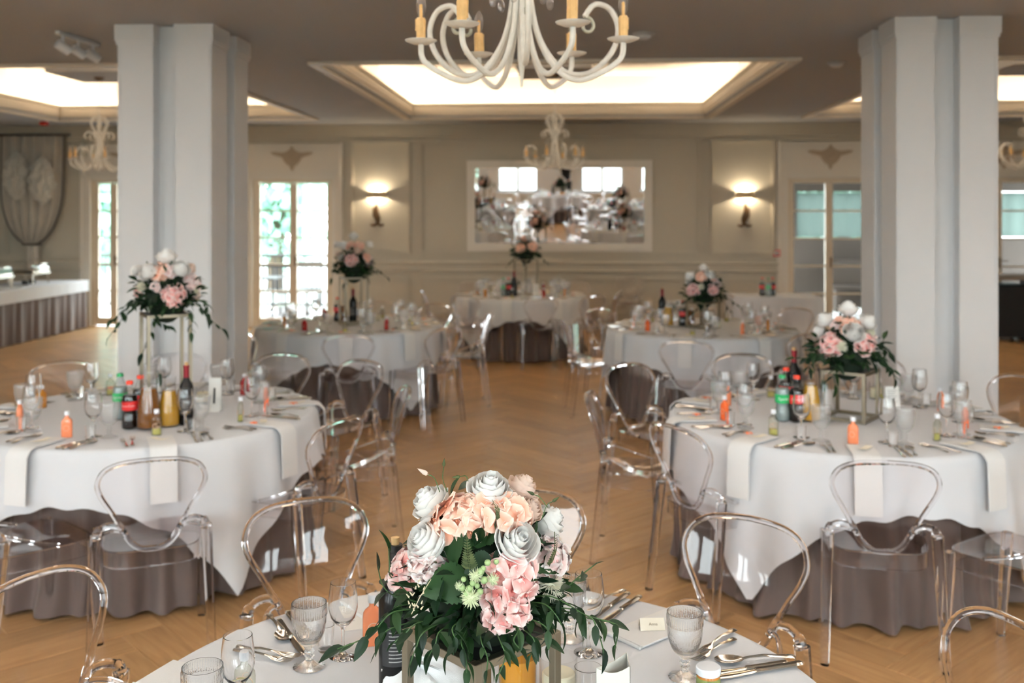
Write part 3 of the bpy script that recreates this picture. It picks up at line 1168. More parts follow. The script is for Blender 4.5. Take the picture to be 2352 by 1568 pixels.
link('rail', MB().box2(-.29, .29, -.02, .02, -.03, 0, 0, .005).mesh('rail', M_WHITE, False), r)
for k in (-1, 0, 1):
    h = MB()
    h.lathe([(0, -.055), (.034, -.055), (.038, -.045), (.038, .055), (.032, .055), (.028, .02), (0, .02)], 20)
    hm = Matrix.Translation((k * .21, 0, -.115)) @ Matrix.Rotation(radians(-35), 4, 'Z') @ Matrix.Rotation(radians(118), 4, 'Y')
    ho = link('spot_head', h.mesh('spot_head', M_WHITE), r, hm)
    link('lens', MB().lathe([(0, .046), (.0315, .046), (.0315, .04), (0, .04)], 16).mesh('lens', M_BLACK), ho)
    link('bracket', MB().tube([(k * .21, 0, -.03), (k * .21, 0, -.09)], .012, 8).mesh('bracket', M_WHITE), r)


# ------------------------------------------------------------------ chandeliers
def spiral(cx, cz, r0, r1, a0, a1, n):
    return [(cx + (r0 + (r1 - r0) * k / n) * cos(a0 + (a1 - a0) * k / n), cz + (r0 + (r1 - r0) * k / n) * sin(a0 + (a1 - a0) * k / n)) for k in range(n + 1)]


def bez(pts, n=10):
    """Catmull-Rom through 2-D points"""
    out = []
    P = [pts[0]] + list(pts) + [pts[-1]]
    for i in range(1, len(P) - 2):
        p0, p1, p2, p3 = P[i - 1], P[i], P[i + 1], P[i + 2]
        for k in range(n):
            t = k / n
            out.append(tuple(0.5 * ((2 * p1[d]) + (-p0[d] + p2[d]) * t + (2 * p0[d] - 5 * p1[d] + 4 * p2[d] - p3[d]) * t * t + (-p0[d] + 3 * p1[d] - 3 * p2[d] + p3[d]) * t ** 3) for d in range(len(p1))))
    out.append(tuple(pts[-1]))
    return out


def chandelier_spec():
    S = []
    def arm(name, path2, rad, ang, mt=M_CHAND, seg=8):
        pts = [(x * cos(ang), x * sin(ang), z) for x, z in path2]
        return (name, MB().tube(pts, rad, seg).mesh(name, mt))
    S.append(('stem', MB().lathe([(0, .0), (.004, .002), (.013, .10), (.015, .22), (.02, .24), (.014, .26), (.014, .46), (.03, .47), (.03, .49), (.012, .5), (.012, .66), (.03, .68), (.0, .70)], 14).mesh('stem', M_CHAND)))
    # candle arms: down along the stem, out in a J, up to the drip pan
    c2 = bez([(.022, .48), (.026, .34), (.050, .19), (.105, .075), (.185, .022), (.275, .050), (.335, .095), (.343, .147)], 7)
    pan = [(0, 0), (.03, .001), (.052, .010), (.055, .014), (.03, .008), (0, .008)]
    wax = [(.0, .008), (.0155, .008), (.016, .05), (.0168, .082), (.013, .09), (0, .088)]
    blb = [(0, .086), (.009, .088), (.010, .098), (.0165, .115), (.0172, .13), (.012, .155), (.0, .176)]
    fil = [(0, .09), (.0055, .092), (.0055, .135), (0, .138)]
    for k in range(6):
        a = k * pi / 3
        q = (0.343 * cos(a), 0.343 * sin(a), .148)
        S.append(arm('candle_arm', c2, .0098, a))
        S.append(('drip_pan', MB().lathe(pan, 24, q).mesh('drip_pan', M_CHAND)))
        S.append(('candle_sleeve', MB().lathe(wax, 16, q, mod=lambda i, t, k=k: 1 + .07 * sin(5 * t + k) * (1 if i > 1 else .4)).mesh('candle_sleeve', M_WAX),
                  [('drip', MB().tube([(q[0] + .0162 * cos(j), q[1] + .0162 * sin(j), q[2] + z) for z in (.085, .06 - .012 * (jj % 2), .045 - .015 * (jj % 3))], [.004, .003, .004], 6).mesh('drip', M_WAX))
                   for jj, j in enumerate((.4 + k, 2.3 + k, 4.2 + k))]))
        S.append(('candle_bulb', MB().lathe(blb, 16, q).mesh('candle_bulb', M_BULB), [('filament', MB().lathe(fil, 8, q).mesh('filament', mat('amber_filament', (.85, .5, .14), .5)))]))
    # big scroll arms: out low, round over the top, curl inwards
    sc = bez([(.024, .46), (.03, .32), (.065, .17), (.15, .065), (.25, .060), (.335, .13), (.365, .215), (.335, .285), (.275, .30), (.235, .255)], 7)
    for k in range(6):
        a = k * pi / 3 + radians(24) * (1 if k % 2 == 0 else -1)
        if k in (1, 4):
            continue
        S.append(arm('scroll_arm', sc, .0098, a))
        cu = spiral(.243, .222, .034, .012, 1.8, -3.2, 18)
        S.append(arm('curl', cu, .0065, a, mat('verdigris_scroll', (.42, .42, .34), .6, var=.2, vscale=30), 6))
    # upper small scrolls
    us = bez([(.015, .36), (.05, .43), (.10, .475), (.15, .462), (.165, .42), (.145, .395)], 6)
    for k in range(6):
        S.append(arm('upper_scroll', us, .0075, k * pi / 3 + pi / 6))
    # crown loops
    cl = bez([(.014, .40), (.04, .46), (.095, .55), (.10, .61), (.06, .655), (.02, .64), (.016, .60)], 6)
    for k in range(6):
        S.append(arm('crown_loop', cl, .009, k * pi / 3))
    drop = [(0, 0), (.008, .004), (.013, .018), (.011, .034), (.003, .048), (0, .05)]
    for k in range(6):
        a = k * pi / 3 + .3
        S.append(('crystal_drop', MB().lathe(drop, 8, (.10 * cos(a), .10 * sin(a), .265)).mesh('crystal_drop', M_BULB)))
        S.append(('drop_wire', MB().tube([(.10 * cos(a), .10 * sin(a), .314), (.10 * cos(a), .10 * sin(a), .36), (.015 * cos(a), .015 * sin(a), .40)], .002, 5).mesh('drop_wire', M_CHAND)))
    return S


CH = chandelier_spec()
rodm = {}
for (x, y, z, rz, top, lab, nearc) in ((-0.15, 3.37, 2.245, 0.0, 3.45, 'distressed white scroll chandelier hanging nearest the camera', 1),
                                       (-0.13, 11.72, 2.31, .25, 3.45, 'white scroll chandelier hanging in front of the mirror', 0),
                                       (-5.62, 11.72, 2.31, .1, 3.45, 'white scroll chandelier left, by the curtains', 0),
                                       (5.36, 11.72, 2.31, .4, 3.45, 'white scroll chandelier cut by the right edge', 0)):
    r = place('chandelier', CH, TR((x, y, z), rz), 'chandelier', label=lab)
    L = top - z
    link('rod', MB().tube([(0, 0, .69), (0, 0, L - .02)], .005, 6).mesh('rod', M_CHAND), r)
    link('canopy', MB().lathe([(0, L - .001), (.06, L - .001), (.055, L - .02), (.015, L - .045), (0, L - .045)], 20).mesh('canopy', M_BRASS), r)


# ------------------------------------------------------------------ swagged curtain on the far left
def build_curtain():
    x0, x1 = on_wall(22, 400).x, on_wall(163, 400).x
    ztop, ztie, zend = 3.04, on_wall(80, 560).z, on_wall(80, 640).z
    xm = (x0 + x1) / 2 - .05
    w = (x1 - x0) / 2
    r = thing('swagged_curtain', 'taupe swagged curtain tied in a point beside the far left door', 'curtain', TR((xm, YW - .10, 0)))
    H = ztop - ztie
    def body(u, v):
        s = u * 2 - 1
        hw = w * min(1.0, (max(1e-4, 1 - v)) ** 0.42 * 1.0 if v > 0.45 else 1.0) if False else w * (1 if v < .45 else max(.14, sqrt(max(0.0, 1 - ((v - .45) / .56) ** 2))))
        x = s * hw
        sag = .10 * (1 - s * s) * v
        z = ztop - v * H - sag * .4
        y = -.02 - .055 * sin(s * 19 + 1.2 * v) - .05 * v * (1 - s * s)
        return (x, y, z)
    b = MB().grid(body, 90, 26)
    link('drape', b.mesh('drape', M_CURT), r)
    t = MB().grid(lambda u, v: ((u * 2 - 1) * (.11 - .02 * v) + .02 * v, -.05 - .02 * sin(u * 12), ztie + .03 - v * (ztie - zend)), 24, 6)
    link('tail', t.mesh('tail', M_CURT), r)
    for s in (-1, 1):
        e = []
        for k in range(25):
            v = k / 24
            q = body((s + 1) / 2, v)
            e.append((q[0] * 1.01, q[1] - .012, q[2]))
        link('trim_cord', MB().tube(e, .014, 6).mesh('trim_cord', M_CURTG), r)
    link('tie', MB().tube([(.15 * cos(a), -.07 + .04 * sin(a), ztie) for a in [2 * pi * k / 16 for k in range(16)]], .018, 6, True).mesh('tie', M_CURTG), r)
    rr = random.Random(5)
    for s, zc in ((-1, on_wall(70, 405).z), (1, on_wall(125, 415).z)):
        f = MB()
        def lump(u, v, s=s):
            a = u * 2 * pi
            t_ = v * pi
            k = 1 + .20 * sin(7 * a + 3 * t_) + .16 * sin(11 * t_ + a * 3) + .10 * sin(13 * a - 5 * t_)
            return (s * .21 + .17 * k * sin(t_) * cos(a), -.14 + .13 * k * sin(t_) * sin(a), zc + .36 * cos(t_) * (1 + .1 * sin(a)))
        f.grid(lump, 36, 22, wrap=True)
        link('gathered_swag', f.mesh('gathered_swag', M_LACE), r)
    link('curtain_rod', MB().tube([(-w - .1, -.02, ztop + .02), (w + .1, -.02, ztop + .02)], .018, 8).mesh('curtain_rod', M_CURTG), r)


build_curtain()


# ------------------------------------------------------------------ buffet along the left wall
def pleats(path, ztop, zbot, amp, n, seed=1):
    """pleated cloth falling along a 2-D path"""
    rr = random.Random(seed)
    L = [0]
    for a, b in zip(path[:-1], path[1:]):
        L.append(L[-1] + (Vector(b) - Vector(a)).length)
    tot = L[-1]
    ph = [rr.uniform(0, 6) for _ in range(4)]
    def at(t):
        s = t * tot
        for k in range(len(path) - 1):
            if s <= L[k + 1] + 1e-9:
                f = (s - L[k]) / max(1e-9, L[k + 1] - L[k])
                a, b = Vector(path[k]), Vector(path[k + 1])
                d = (b - a).normalized()
                return a.lerp(b, f), Vector((d.y, -d.x))
        return Vector(path[-1]), Vector((0, 0))
    def fn(u, v):
        p, nrm = at(u)
        s = u * tot
        o = amp * (.25 + .75 * v) * (sin(s * 27 + ph[0]) + .5 * sin(s * 41 + ph[1] + v) + .4 * sin(s * 13 + ph[2]))
        q = p + nrm * o
        return (q.x, q.y, ztop + (zbot - ztop) * v)
    return MB().grid(fn, n, 8)


def build_buffet():
    xf, y0, y1 = -7.55, 9.6, 15.3
    r = thing('buffet_table', 'long buffet table along the left wall, under white cloth', 'table', TR())
    link('table_top', MB().box2(-8.40, xf - .02, y0 + .02, y1 - .02, .71, .745, 0, .005).mesh('table_top', M_OAK, False), r)
    for y in (y0 + .2, (y0 + y1) / 2, y1 - .2):
        for x in (-8.33, xf - .1):
            link('leg', MB().box2(x - .02, x + .02, y - .02, y + .02, 0, .71).mesh('leg', M_GREY, False), r)
    t = thing('buffet_skirt', 'pleated mauve skirt around the long buffet table', 'table skirt', TR())
    link('skirt_cloth', pleats([(-8.41, y0), (xf, y0), (xf, y1), (-8.41, y1)], .72, .012, .018, 420).mesh('skirt_cloth', M_SKIRT), t)
    c = MB()
    c.box2(-8.42, xf + .012, y0 - .012, y1 + .012, .746, .758, 0, .004)
    for (a, b) in (((-8.42, y0 - .028), (xf + .03, y0 - .028)), ((xf + .03, y0 - .028), (xf + .03, y1 + .028)), ((xf + .03, y1 + .028), (-8.42, y1 + .028))):
        c.merge(pleats([a, b], .756, .585, .004, 90, 3))
    thing('buffet_cloth', 'white cloth with short overhang on the buffet table', 'tablecloth', TR(), c.mesh('buffet_cloth', M_LINEN))
    # chafing dishes
    def chafer(x, y, lab):
        q = thing('chafing_dish', lab, 'chafing dish', TR((x, y, .758), .1))
        fr = MB()
        for sx in (-1, 1):
            for sy in (-1, 1):
                fr.tube([(sx * .17, sy * .27, 0), (sx * .17, sy * .27, .17)], .012, 8)
        fr.box2(-.2, .2, -.3, .3, .15, .175, 0, .006)
        link('frame', fr.mesh('frame', M_STEEL), q)
        link('pan', MB().box2(-.185, .185, -.285, .285, .175, .225, 0, .015).mesh('pan', M_STEEL, False), q)
        lid = MB().grid(lambda u, v: (-.18 * cos(pi * u), -.28 + .56 * v, .226 + .15 * sin(pi * u)), 16, 6)
        for e in (-.28, .28):
            lid.add([(-.18 * cos(pi * k / 16), e, .226 + .15 * sin(pi * k / 16)) for k in range(17)], [tuple(range(17))])
        link('roll_lid', lid.mesh('roll_lid', M_THIN), q)
        link('handle', MB().tube([(.18, -.08, .30), (.22, -.08, .30), (.22, .08, .30), (.18, .08, .30)], .008, 8).mesh('handle', M_STEEL), q)
        for y_ in (-.12, .12):
            link('burner', MB().lathe([(0, 0), (.045, 0), (.045, .06), (.03, .065), (0, .065)], 16, (0, y_, 0)).mesh('burner', M_BLACK), q)
    chafer(-7.95, 14.35, 'glass-lidded chafing dish on the buffet, nearer the glass door')
    chafer(-7.95, 13.35, 'glass-lidded chafing dish on the buffet, at the left edge')


build_buffet()

# ------------------------------------------------------------------ dark stage corner on the right
q = on_wall(2345, 700, 14.6)
r = thing('speaker_cabinet', 'black speaker cabinet at the right edge behind the pillar', 'speaker', TR((7.1, 14.6, 0)))
link('body', MB().box2(-.5, .42, -.3, .3, .06, .90, 0, .012).mesh('body', M_BLACK, False), r)
link('trim', MB().box2(-.52, .44, -.31, .31, 0, .06, 0, .004).mesh('trim', M_GREY, False), r)
link('grille', MB().box2(-.46, .38, -.312, -.3, .12, .85, 0, .004).mesh('grille', mat('speaker_grille', (.006, .006, .006), .8, bump=.4, bscale=300), False), r)
r = thing('equipment_case', 'black equipment case with pale edge beside the speaker cabinet', 'case', TR((6.25, 14.7, 0)))
link('body', MB().box2(-.30, .30, -.28, .28, .05, .80, 0, .012).mesh('body', M_BLACK, False), r)
link('edge', MB().box2(.262, .302, -.295, -.255, .05, .80, 0, .004).mesh('edge', M_GREY, False), r)
for sx in (-1, 1):
    for sy in (-1, 1):
        link('caster', MB().sphere((sx * .24, sy * .2, .026), .026, 10, 6).mesh('caster', M_BLACK), r)
r = thing('stage_shelf', 'narrow grey shelf board lying across the black cases', 'shelf', TR((6.7, 14.6, .90)))
link('board', MB().box2(-.85, .82, -.34, .34, 0, .03, 0, .006).mesh('board', mat('grey_wood', (.22, .19, .165), .6, var=.2), False), r)
link('lip', MB().box2(-.85, .82, -.36, -.34, -.03, .035, 0, .005).mesh('lip', mat('grey_wood', (.22, .19, .165), .6), False), r)
r = thing('stand_tripod', 'grey metal stand feet on the floor right of the pillar', 'stand', TR((6.05, 12.2, 0)))
link('pole', MB().tube([(0, 0, .06), (0, 0, 1.25)], .018, 10).mesh('pole', M_GREY), r)
for k in range(3):
    a = k * 2 * pi / 3 + .3
    link('leg', MB().tube([(0, 0, .52), (.55 * cos(a), .55 * sin(a), .012)], .014, 8).mesh('leg', M_GREY), r)
    link('strut', MB().tube([(0, 0, .16), (.30 * cos(a), .30 * sin(a), .235)], .010, 6).mesh('strut', M_GREY), r)
# ------------------------------------------------------------------ tables
ZT = 0.762                                    # top of the white cloth
TABLES = {   # camera-aligned centre, radius, where it is, cloth turn (deg, corner direction from camera side, + = right)
    'T0': ((-0.07, 2.06), 0.785, 'on the nearest table', 20),
    'T1': ((-1.93, 5.29), 0.87, 'on the left front table', 43.5),
    'T2': ((1.69, 5.15), 0.86, 'on the right front table', -43),
    'T3': ((-1.53, 9.40), 0.86, 'on the terrace-door table', 44),
    'T4': ((1.74, 9.17), 0.86, 'on the right middle table', -5),
    'T5': ((0.12, 12.83), 0.83, 'on the under-mirror table', 45),
}
AT = {'T0': 'at the nearest table', 'T1': 'at the left front table', 'T2': 'at the right front table', 'T3': 'at the terrace-door table',
      'T4': 'at the right middle table', 'T5': 'at the under-mirror table'}


def tpos(t, phi, rho, z=ZT, tau=0.0):
    """phi: degrees from the camera side, + = right; rho outwards, tau to the seated guest's right"""
    (u, v), R, _, _ = TABLES[t]
    a = radians(phi)
    uu = u + rho * sin(a) + tau * cos(a)
    vv = v - rho * cos(a) + tau * sin(a)
    return cw(uu, vv, z)


def out_rot(phi):
    """rotation about z that turns local +Y to the inward direction of a seat at phi"""
    a = radians(phi)
    d = cw(-sin(a), cos(a), 0)
    return atan2(-d.x, d.y)


def cloth_mb(R, turn, a=1.10, seed=0, nseg=240):
    rr = random.Random(seed)
    ph = [rr.uniform(0, 6.28) for _ in range(5)]
    b = MB()
    rings = [0.0, .3 * R, .6 * R, .85 * R, R - .02, R - .006]
    nd = 12
    vs = [(0, 0, 0)]
    prof = []
    for k in range(1, len(rings)):
        prof.append(('f', rings[k]))
    for k in range(1, nd + 1):
        prof.append(('d', k / nd))
    for kind, val in prof:
        for i in range(nseg):
            th = 2 * pi * i / nseg
            if kind == 'f':
                zz = 0.0 if val < R - .01 else -.002
                vs.append((val * cos(th), val * sin(th), zz))
            else:
                rel = (th - turn) % (pi / 2)                     # 0 = corner direction
                c = cos(rel - 0) if rel < pi / 4 else cos(pi / 2 - rel)
                # square whose corners point along turn + k*90
                ang = (th - turn + pi / 4)
                ext = a / max(abs(cos(ang)), abs(sin(ang)))
                drop = max(.14, ext - R)
                corner = max(0.0, (drop - (a - R)) / (a * 1.414 - a))
                fold = (.024 + .040 * corner) * val ** .8
                w = sin(th * 17 + ph[0]) * .55 + sin(th * 26 + ph[1]) * .35 + sin(th * 9 + ph[2]) * .5
                if corner > .5:
                    w *= .8
                    w += -1.1 * sin(rel * 4 * 3) * 0
                r = R + .006 + fold * max(0.0, w + .75) * .8 + .020 * val
                edge = min(1.0, val * 4)
                hem = .008 * sin(th * 31 + ph[3])
                vs.append((r * cos(th), r * sin(th), -.004 - (drop + hem) * val))
    fs = [(0, 1 + i, 1 + (i + 1) % nseg) for i in range(nseg)]
    n = len(prof)
    for k in range(n - 1):
        for i in range(nseg):
            j = (i + 1) % nseg
            fs.append((1 + k * nseg + i, 1 + (k + 1) * nseg + i, 1 + (k + 1) * nseg + j, 1 + k * nseg + j))
    b.add(vs, fs)
    return b


def skirt_mb(R, seed):
    rr = random.Random(seed)
    ph = [rr.uniform(0, 6.28) for _ in range(6)]
    n = 420
    lev = [(.752, 0), (.60, .25), (.42, .5), (.25, .72), (.12, .88), (.045, .97), (.012, 1.0)]
    def fn(u, k):
        th = 2 * pi * u
        z, t = lev[k]
        f = (.008 + .040 * t) * (.55 * sin(19 * th + ph[0]) + .55 * sin(31 * th + ph[1]) + .4 * sin(8 * th + ph[2]) + .3 * sin(47 * th + ph[3]))
        puddle = .022 * max(0, (t - .9) * 10) * (1 + sin(11 * th + ph[4]))
        r = R - .068 + f * .85 + .022 * t + puddle
        return (r * cos(th), r * sin(th), z + (.006 * sin(29 * th + ph[5]) + .006 if t == 1 else 0))
    b = MB()
    vs = [fn(i / n, k) for k in range(len(lev)) for i in range(n)]
    fs = [(k * n + i, (k + 1) * n + i, (k + 1) * n + (i + 1) % n, k * n + (i + 1) % n) for k in range(len(lev) - 1) for i in range(n)]
    b.add(vs, fs)
    return b


for k, (t, ((u, v), R, where, turn)) in enumerate(TABLES.items()):
    c = cw(u, v, 0)
    r = thing('round_table', None, 'table', TR(c), base='round banquet table under white cloth and mauve skirt,',
              where={'T0': 'nearest the camera', 'T1': 'at the left front', 'T2': 'at the right front', 'T3': 'by the terrace door',
                     'T4': 'in the right middle', 'T5': 'below the mirror'}[t])
    Rt = R - .035
    link('table_top', MB().lathe([(0, .722), (Rt - .02, .722), (Rt - .012, .73), (Rt - .012, .746), (Rt - .02, .7515), (0, .7515)], 64).mesh('table_top', M_OAK), r)
    for q in range(4):
        a = q * pi / 2 + .4
        link('leg', MB().tube([(.35 * Rt * cos(a), .35 * Rt * sin(a), .722), (.7 * Rt * cos(a), .7 * Rt * sin(a), 0.002)], .014, 8).mesh('leg', M_GREY), r)
    thing('table_skirt', 'mauve pleated skirt cloth reaching the floor %s' % AT[t].replace('at the', 'of the'), 'table skirt', TR(c), skirt_mb(R, 20 + k).mesh('table_skirt', M_SKIRT, True, 70))
    dirc = cw(sin(radians(turn)), -cos(radians(turn)), 0)
    thing('tablecloth', 'square white tablecloth with hanging corners %s' % where, 'tablecloth', TR((c.x, c.y, ZT)), cloth_mb(R, atan2(dirc.y, dirc.x), R + .24, 40 + k).mesh('tablecloth', M_LINEN, True, 70))

# side table at the right back wall
p0 = on_plane(1690, 681, ZT)
p1 = on_plane(1882, 681, ZT)
sx0, sx1 = p0.x, p1.x
sy0 = p0.y - .02
sy1 = min(sy0 + .70, YW - .10)
r = thing('side_table', 'small side table with white cloth by the right glass door', 'table', TR())
link('table_top', MB().box2(sx0 + .02, sx1 - .02, sy0 + .02, sy1 - .02, .72, .75, 0, .005).mesh('table_top', M_OAK, False), r)
for x in (sx0 + .1, sx1 - .1):
    for y in (sy0 + .1, sy1 - .1):
        link('leg', MB().box2(x - .02, x + .02, y - .02, y + .02, 0, .72).mesh('leg', M_GREY, False), r)
c = MB()
c.box2(sx0, sx1, sy0, sy1, .752, ZT, 0, .004)
cx_, cy_ = (sx0 + sx1) / 2, (sy0 + sy1) / 2
c.merge(pleats([(sx0 - .015, sy1 + .015), (sx0 - .04, sy0 - .015), (sx1 + .04, sy0 - .015), (sx1 + .015, sy1 + .015)], ZT - .002, .19, .016, 160, 9))
thing('side_table_cloth', 'long white cloth on the side table by the right glass door', 'tablecloth', TR(), c.mesh('side_table_cloth', M_LINEN, True, 60))


# ------------------------------------------------------------------ clear chairs
def chair_spec():
    hoop = bez([(0, .455), (.045, .46), (.082, .49), (.112, .545), (.155, .625), (.192, .69), (.205, .745), (.178, .80), (.11, .83), (0, .838)], 5)
    hoop = hoop + [(-x, z) for x, z in reversed(hoop[1:-1])]
    def yb(x, z):
        t = (z - .455) / .383
        return -.185 - .10 * t ** 1.4 + .55 * x * x
    hp = [(x, yb(x, z), z) for x, z in hoop]
    S = []
    # back: thin curved shell filling the hoop
    b = MB()
    rings = [1.0, .8, .55, .28]
    n = len(hoop)
    cz = .66
    vs, fs = [], []
    for off in (-.003, .003):
        base = len(vs)
        for s_ in rings:
            for x, z in hoop:
                xx, zz = x * s_, cz + (z - cz) * s_
                vs.append((xx, yb(xx, zz) + off, zz))
        vs.append((0, yb(0, cz) + off, cz))
        for k in range(len(rings) - 1):
            for i in range(n):
                j = (i + 1) % n
                fs.append((base + k * n + i, base + k * n + j, base + (k + 1) * n + j, base + (k + 1) * n + i))
        for i in range(n):
            fs.append((base + 3 * n + i, base + 3 * n + (i + 1) % n, base + 4 * n))
    tot = 4 * n + 1
    for i in range(n):
        j = (i + 1) % n
        fs.append((i, tot + i, tot + j, j))
    b.add(vs, fs)
    S.append(('backrest', b.mesh('backrest', M_CHAIRP)))
    rad = [.0100 if p[2] > .56 else .0125 for p in hp]
    S.append(('back_frame', MB().tube(hp, rad, 10, True).mesh('back_frame', M_CHAIRG)))
    # seat: dished shell with rounded corners
    def outline(k, n_=40):
        a = 2 * pi * k / n_
        ca, sa = cos(a), sin(a)
        e = 0.42
        x = (abs(ca) ** e) * (1 if ca >= 0 else -1)
        y = (abs(sa) ** e) * (1 if sa >= 0 else -1)
        w = .205 + .02 * y
        return (x * w, y * .215 + .015)
    b = MB()
    vs, fs = [], []
    rr = [1.0, .9, .65, .35]
    n = 40
    for off in (0, -.008):
        base = len(vs)
        for s_ in rr:
            for k in range(n):
                x, y = outline(k)
                d = (1 - s_) ** 1 * .018
                vs.append((x * s_, .015 + (y - .015) * s_, .458 - d + off))
        vs.append((0, .015, .458 - .018 + off))
        for q in range(3):
            for k in range(n):
                j = (k + 1) % n
                fs.append((base + q * n + k, base + q * n + j, base + (q + 1) * n + j, base + (q + 1) * n + k))
        for k in range(n):
            fs.append((base + 3 * n + k, base + 3 * n + (k + 1) % n, base + 4 * n))
    tot = 4 * n + 1
    for k in range(n):
        j = (k + 1) % n
        fs.append((k, tot + k, tot + j, j))
    b.add(vs, fs)
    S.append(('seat', b.mesh('seat', M_CHAIRP)))
    b = MB()
    vs, fs = [], []
    for (s_, z) in ((1.0, .452), (1.0, .388), (.972, .388), (.972, .452)):
        for k in range(n):
            x, y = outline(k)
            vs.append((x * s_, .015 + (y - .015) * s_, z))
    for q in range(4):
        for k in range(n):
            j = (k + 1) % n
            fs.append((q * n + k, q * n + j, ((q + 1) % 4) * n + j, ((q + 1) % 4) * n + k))
    b.add(vs, fs)
    S.append(('apron', b.mesh('apron', M_CHAIRG)))
    def leg(x0, y0, z0, x1, y1):
        q = MB()
        for (x, y, z, h) in ((x1, y1, 0, .016), (x0, y0, z0, .022)):
            c_ = h * .45
            q.v += [(x - h, y - h + c_, z), (x - h + c_, y - h, z), (x + h - c_, y - h, z), (x + h, y - h + c_, z), (x + h, y + h - c_, z), (x + h - c_, y + h, z), (x - h + c_, y + h, z), (x - h, y + h - c_, z)]
        q.f += [tuple(range(7, -1, -1)), tuple(range(8, 16))] + [(k, (k + 1) % 8, 8 + (k + 1) % 8, 8 + k) for k in range(8)]
        q.mi += [0] * len(q.f)
        return q
    for sx in (-1, 1):
        S.append(('leg', leg(sx * .212, -.165, .525, sx * .232, -.225).mesh('leg', M_CHAIRG, True, 20)))
        S.append(('leg', leg(sx * .215, .195, .45, sx * .215, .225).mesh('leg', M_CHAIRG, True, 20)))
    for sx in (-1, 1):
        w = [(.098, yb(.098, .52), .52), (.128, -.19, .555), (.165, -.178, .562), (.20, -.168, .545), (.213, -.165, .515)]
        pts = [(sx * p[0], p[1], p[2]) for p in bez(w, 5)]
        S.append(('arm_stub', MB().tube(pts, [.011] * 6 + [.013] * 9 + [.018] * (len(pts) - 15), 10).mesh('arm_stub', M_CHAIRG)))
        w = [(.105, yb(.105, .53), .535), (.15, -.14, .53), (.19, -.04, .49), (.205, .06, .458)]
        pts = [(sx * p[0], p[1], p[2]) for p in bez(w, 5)]
        S.append(('side_brace', MB().tube(pts, .008, 8).mesh('side_brace', M_CHAIRG)))
    return S


CHAIR = chair_spec()


def chair(t, px, v, dmin=1.30, turn=0.0, label=None):
    """hoop top at pixel column px and depth v; faces the table centre unless told"""
    u = (px - CXP) * v / FPX
    top = cw(u, v)
    (tu, tv), R, _, _ = TABLES[t]
    tgt = cw(tu, tv)
    d = (tgt - top)
    ang = atan2(-d.x, d.y) + radians(turn)
    off = top - tgt
    if off.length < dmin:
        top = tgt + off.normalized() * dmin
    # hoop top sits .285 behind the chair's origin
    org = top + Vector((-sin(ang), cos(ang), 0)) * .285
    return place('clear_chair', CHAIR, TR((org.x, org.y, 0), ang), 'chair', base='clear plastic chair with oval back', where=AT[t],
                 label=label, group='clear chairs ' + AT[t])


for a in (('T0', 695, 3.40), ('T0', 1207, 3.54), ('T0', 1724, 3.20), ('T0', 60, 2.68), ('T0', 2352, 2.37),
          ('T1', 350, 3.956), ('T1', 840, 6.6), ('T1', 138, 6.54), ('T1', 405, 6.9), ('T1', 655, 6.9), ('T1', 940, 5.57), ('T1', 792, 4.73, 1.2),
          ('T2', 2040, 3.91, 1.2), ('T2', 1347, 5.40), ('T2', 1540, 4.58, 1.0), ('T2', 2356, 5.98), ('T2', 1700, 6.9), ('T2', 2005, 6.75), ('T2', 1435, 6.44),
          ('T3', 800, 7.95), ('T3', 1030, 8.45), ('T3', 1130, 9.6), ('T3', 1005, 10.7), ('T3', 868, 10.95), ('T3', 655, 10.6), ('T3', 594, 8.57),
          ('T4', 1575, 7.6), ('T4', 1305, 9.05), ('T4', 1372, 10.2), ('T4', 1826, 8.2), ('T4', 1835, 10.2), ('T4', 1600, 10.9),
          ('T5', 1245, 11.55), ('T5', 1000, 12.6), ('T5', 1065, 11.75), ('T5', 1395, 12.5), ('T5', 1368, 11.75), ('T5', 1080, 14.0), ('T5', 1330, 14.0)):
    chair(*a)
chair('T1', -118, 3.95, turn=-28, label='clear plastic chair cut by the left edge, seat turned right')
chair('T2', 2530, 3.75, turn=14, label='clear plastic chair cut by the right edge, at the right front table')
_c = TABLES['T5']
p = on_plane(1893, 690, .5)
place('clear_chair', CHAIR, TR((sx1 + .33, sy0 - .05, 0), 1.3), 'chair', label='clear plastic chair standing beside the small side table')
p = on_plane(1440, 690, .5)
place('clear_chair', CHAIR, TR((p.x, 15.05, 0), 2.9), 'chair', label='clear plastic chair against the dado, right of the mirror table')
# ------------------------------------------------------------------ tableware meshes
def wine_mb(seg=40):
    o = [(0, .0), (.031, .0), (.033, .0015), (.030, .003), (.012, .006), (.0055, .012), (.0038, .03), (.0038, .062), (.007, .072), (.018, .080), (.029, .095), (.0345, .115),
         (.0350, .128), (.0330, .152), (.0298, .177)]
    i = [(.0286, .1775), (.0316, .152), (.0335, .128), (.033, .115), (.0275, .097), (.0165, .084), (0, .078)]
    return MB().lathe(o + i, seg)


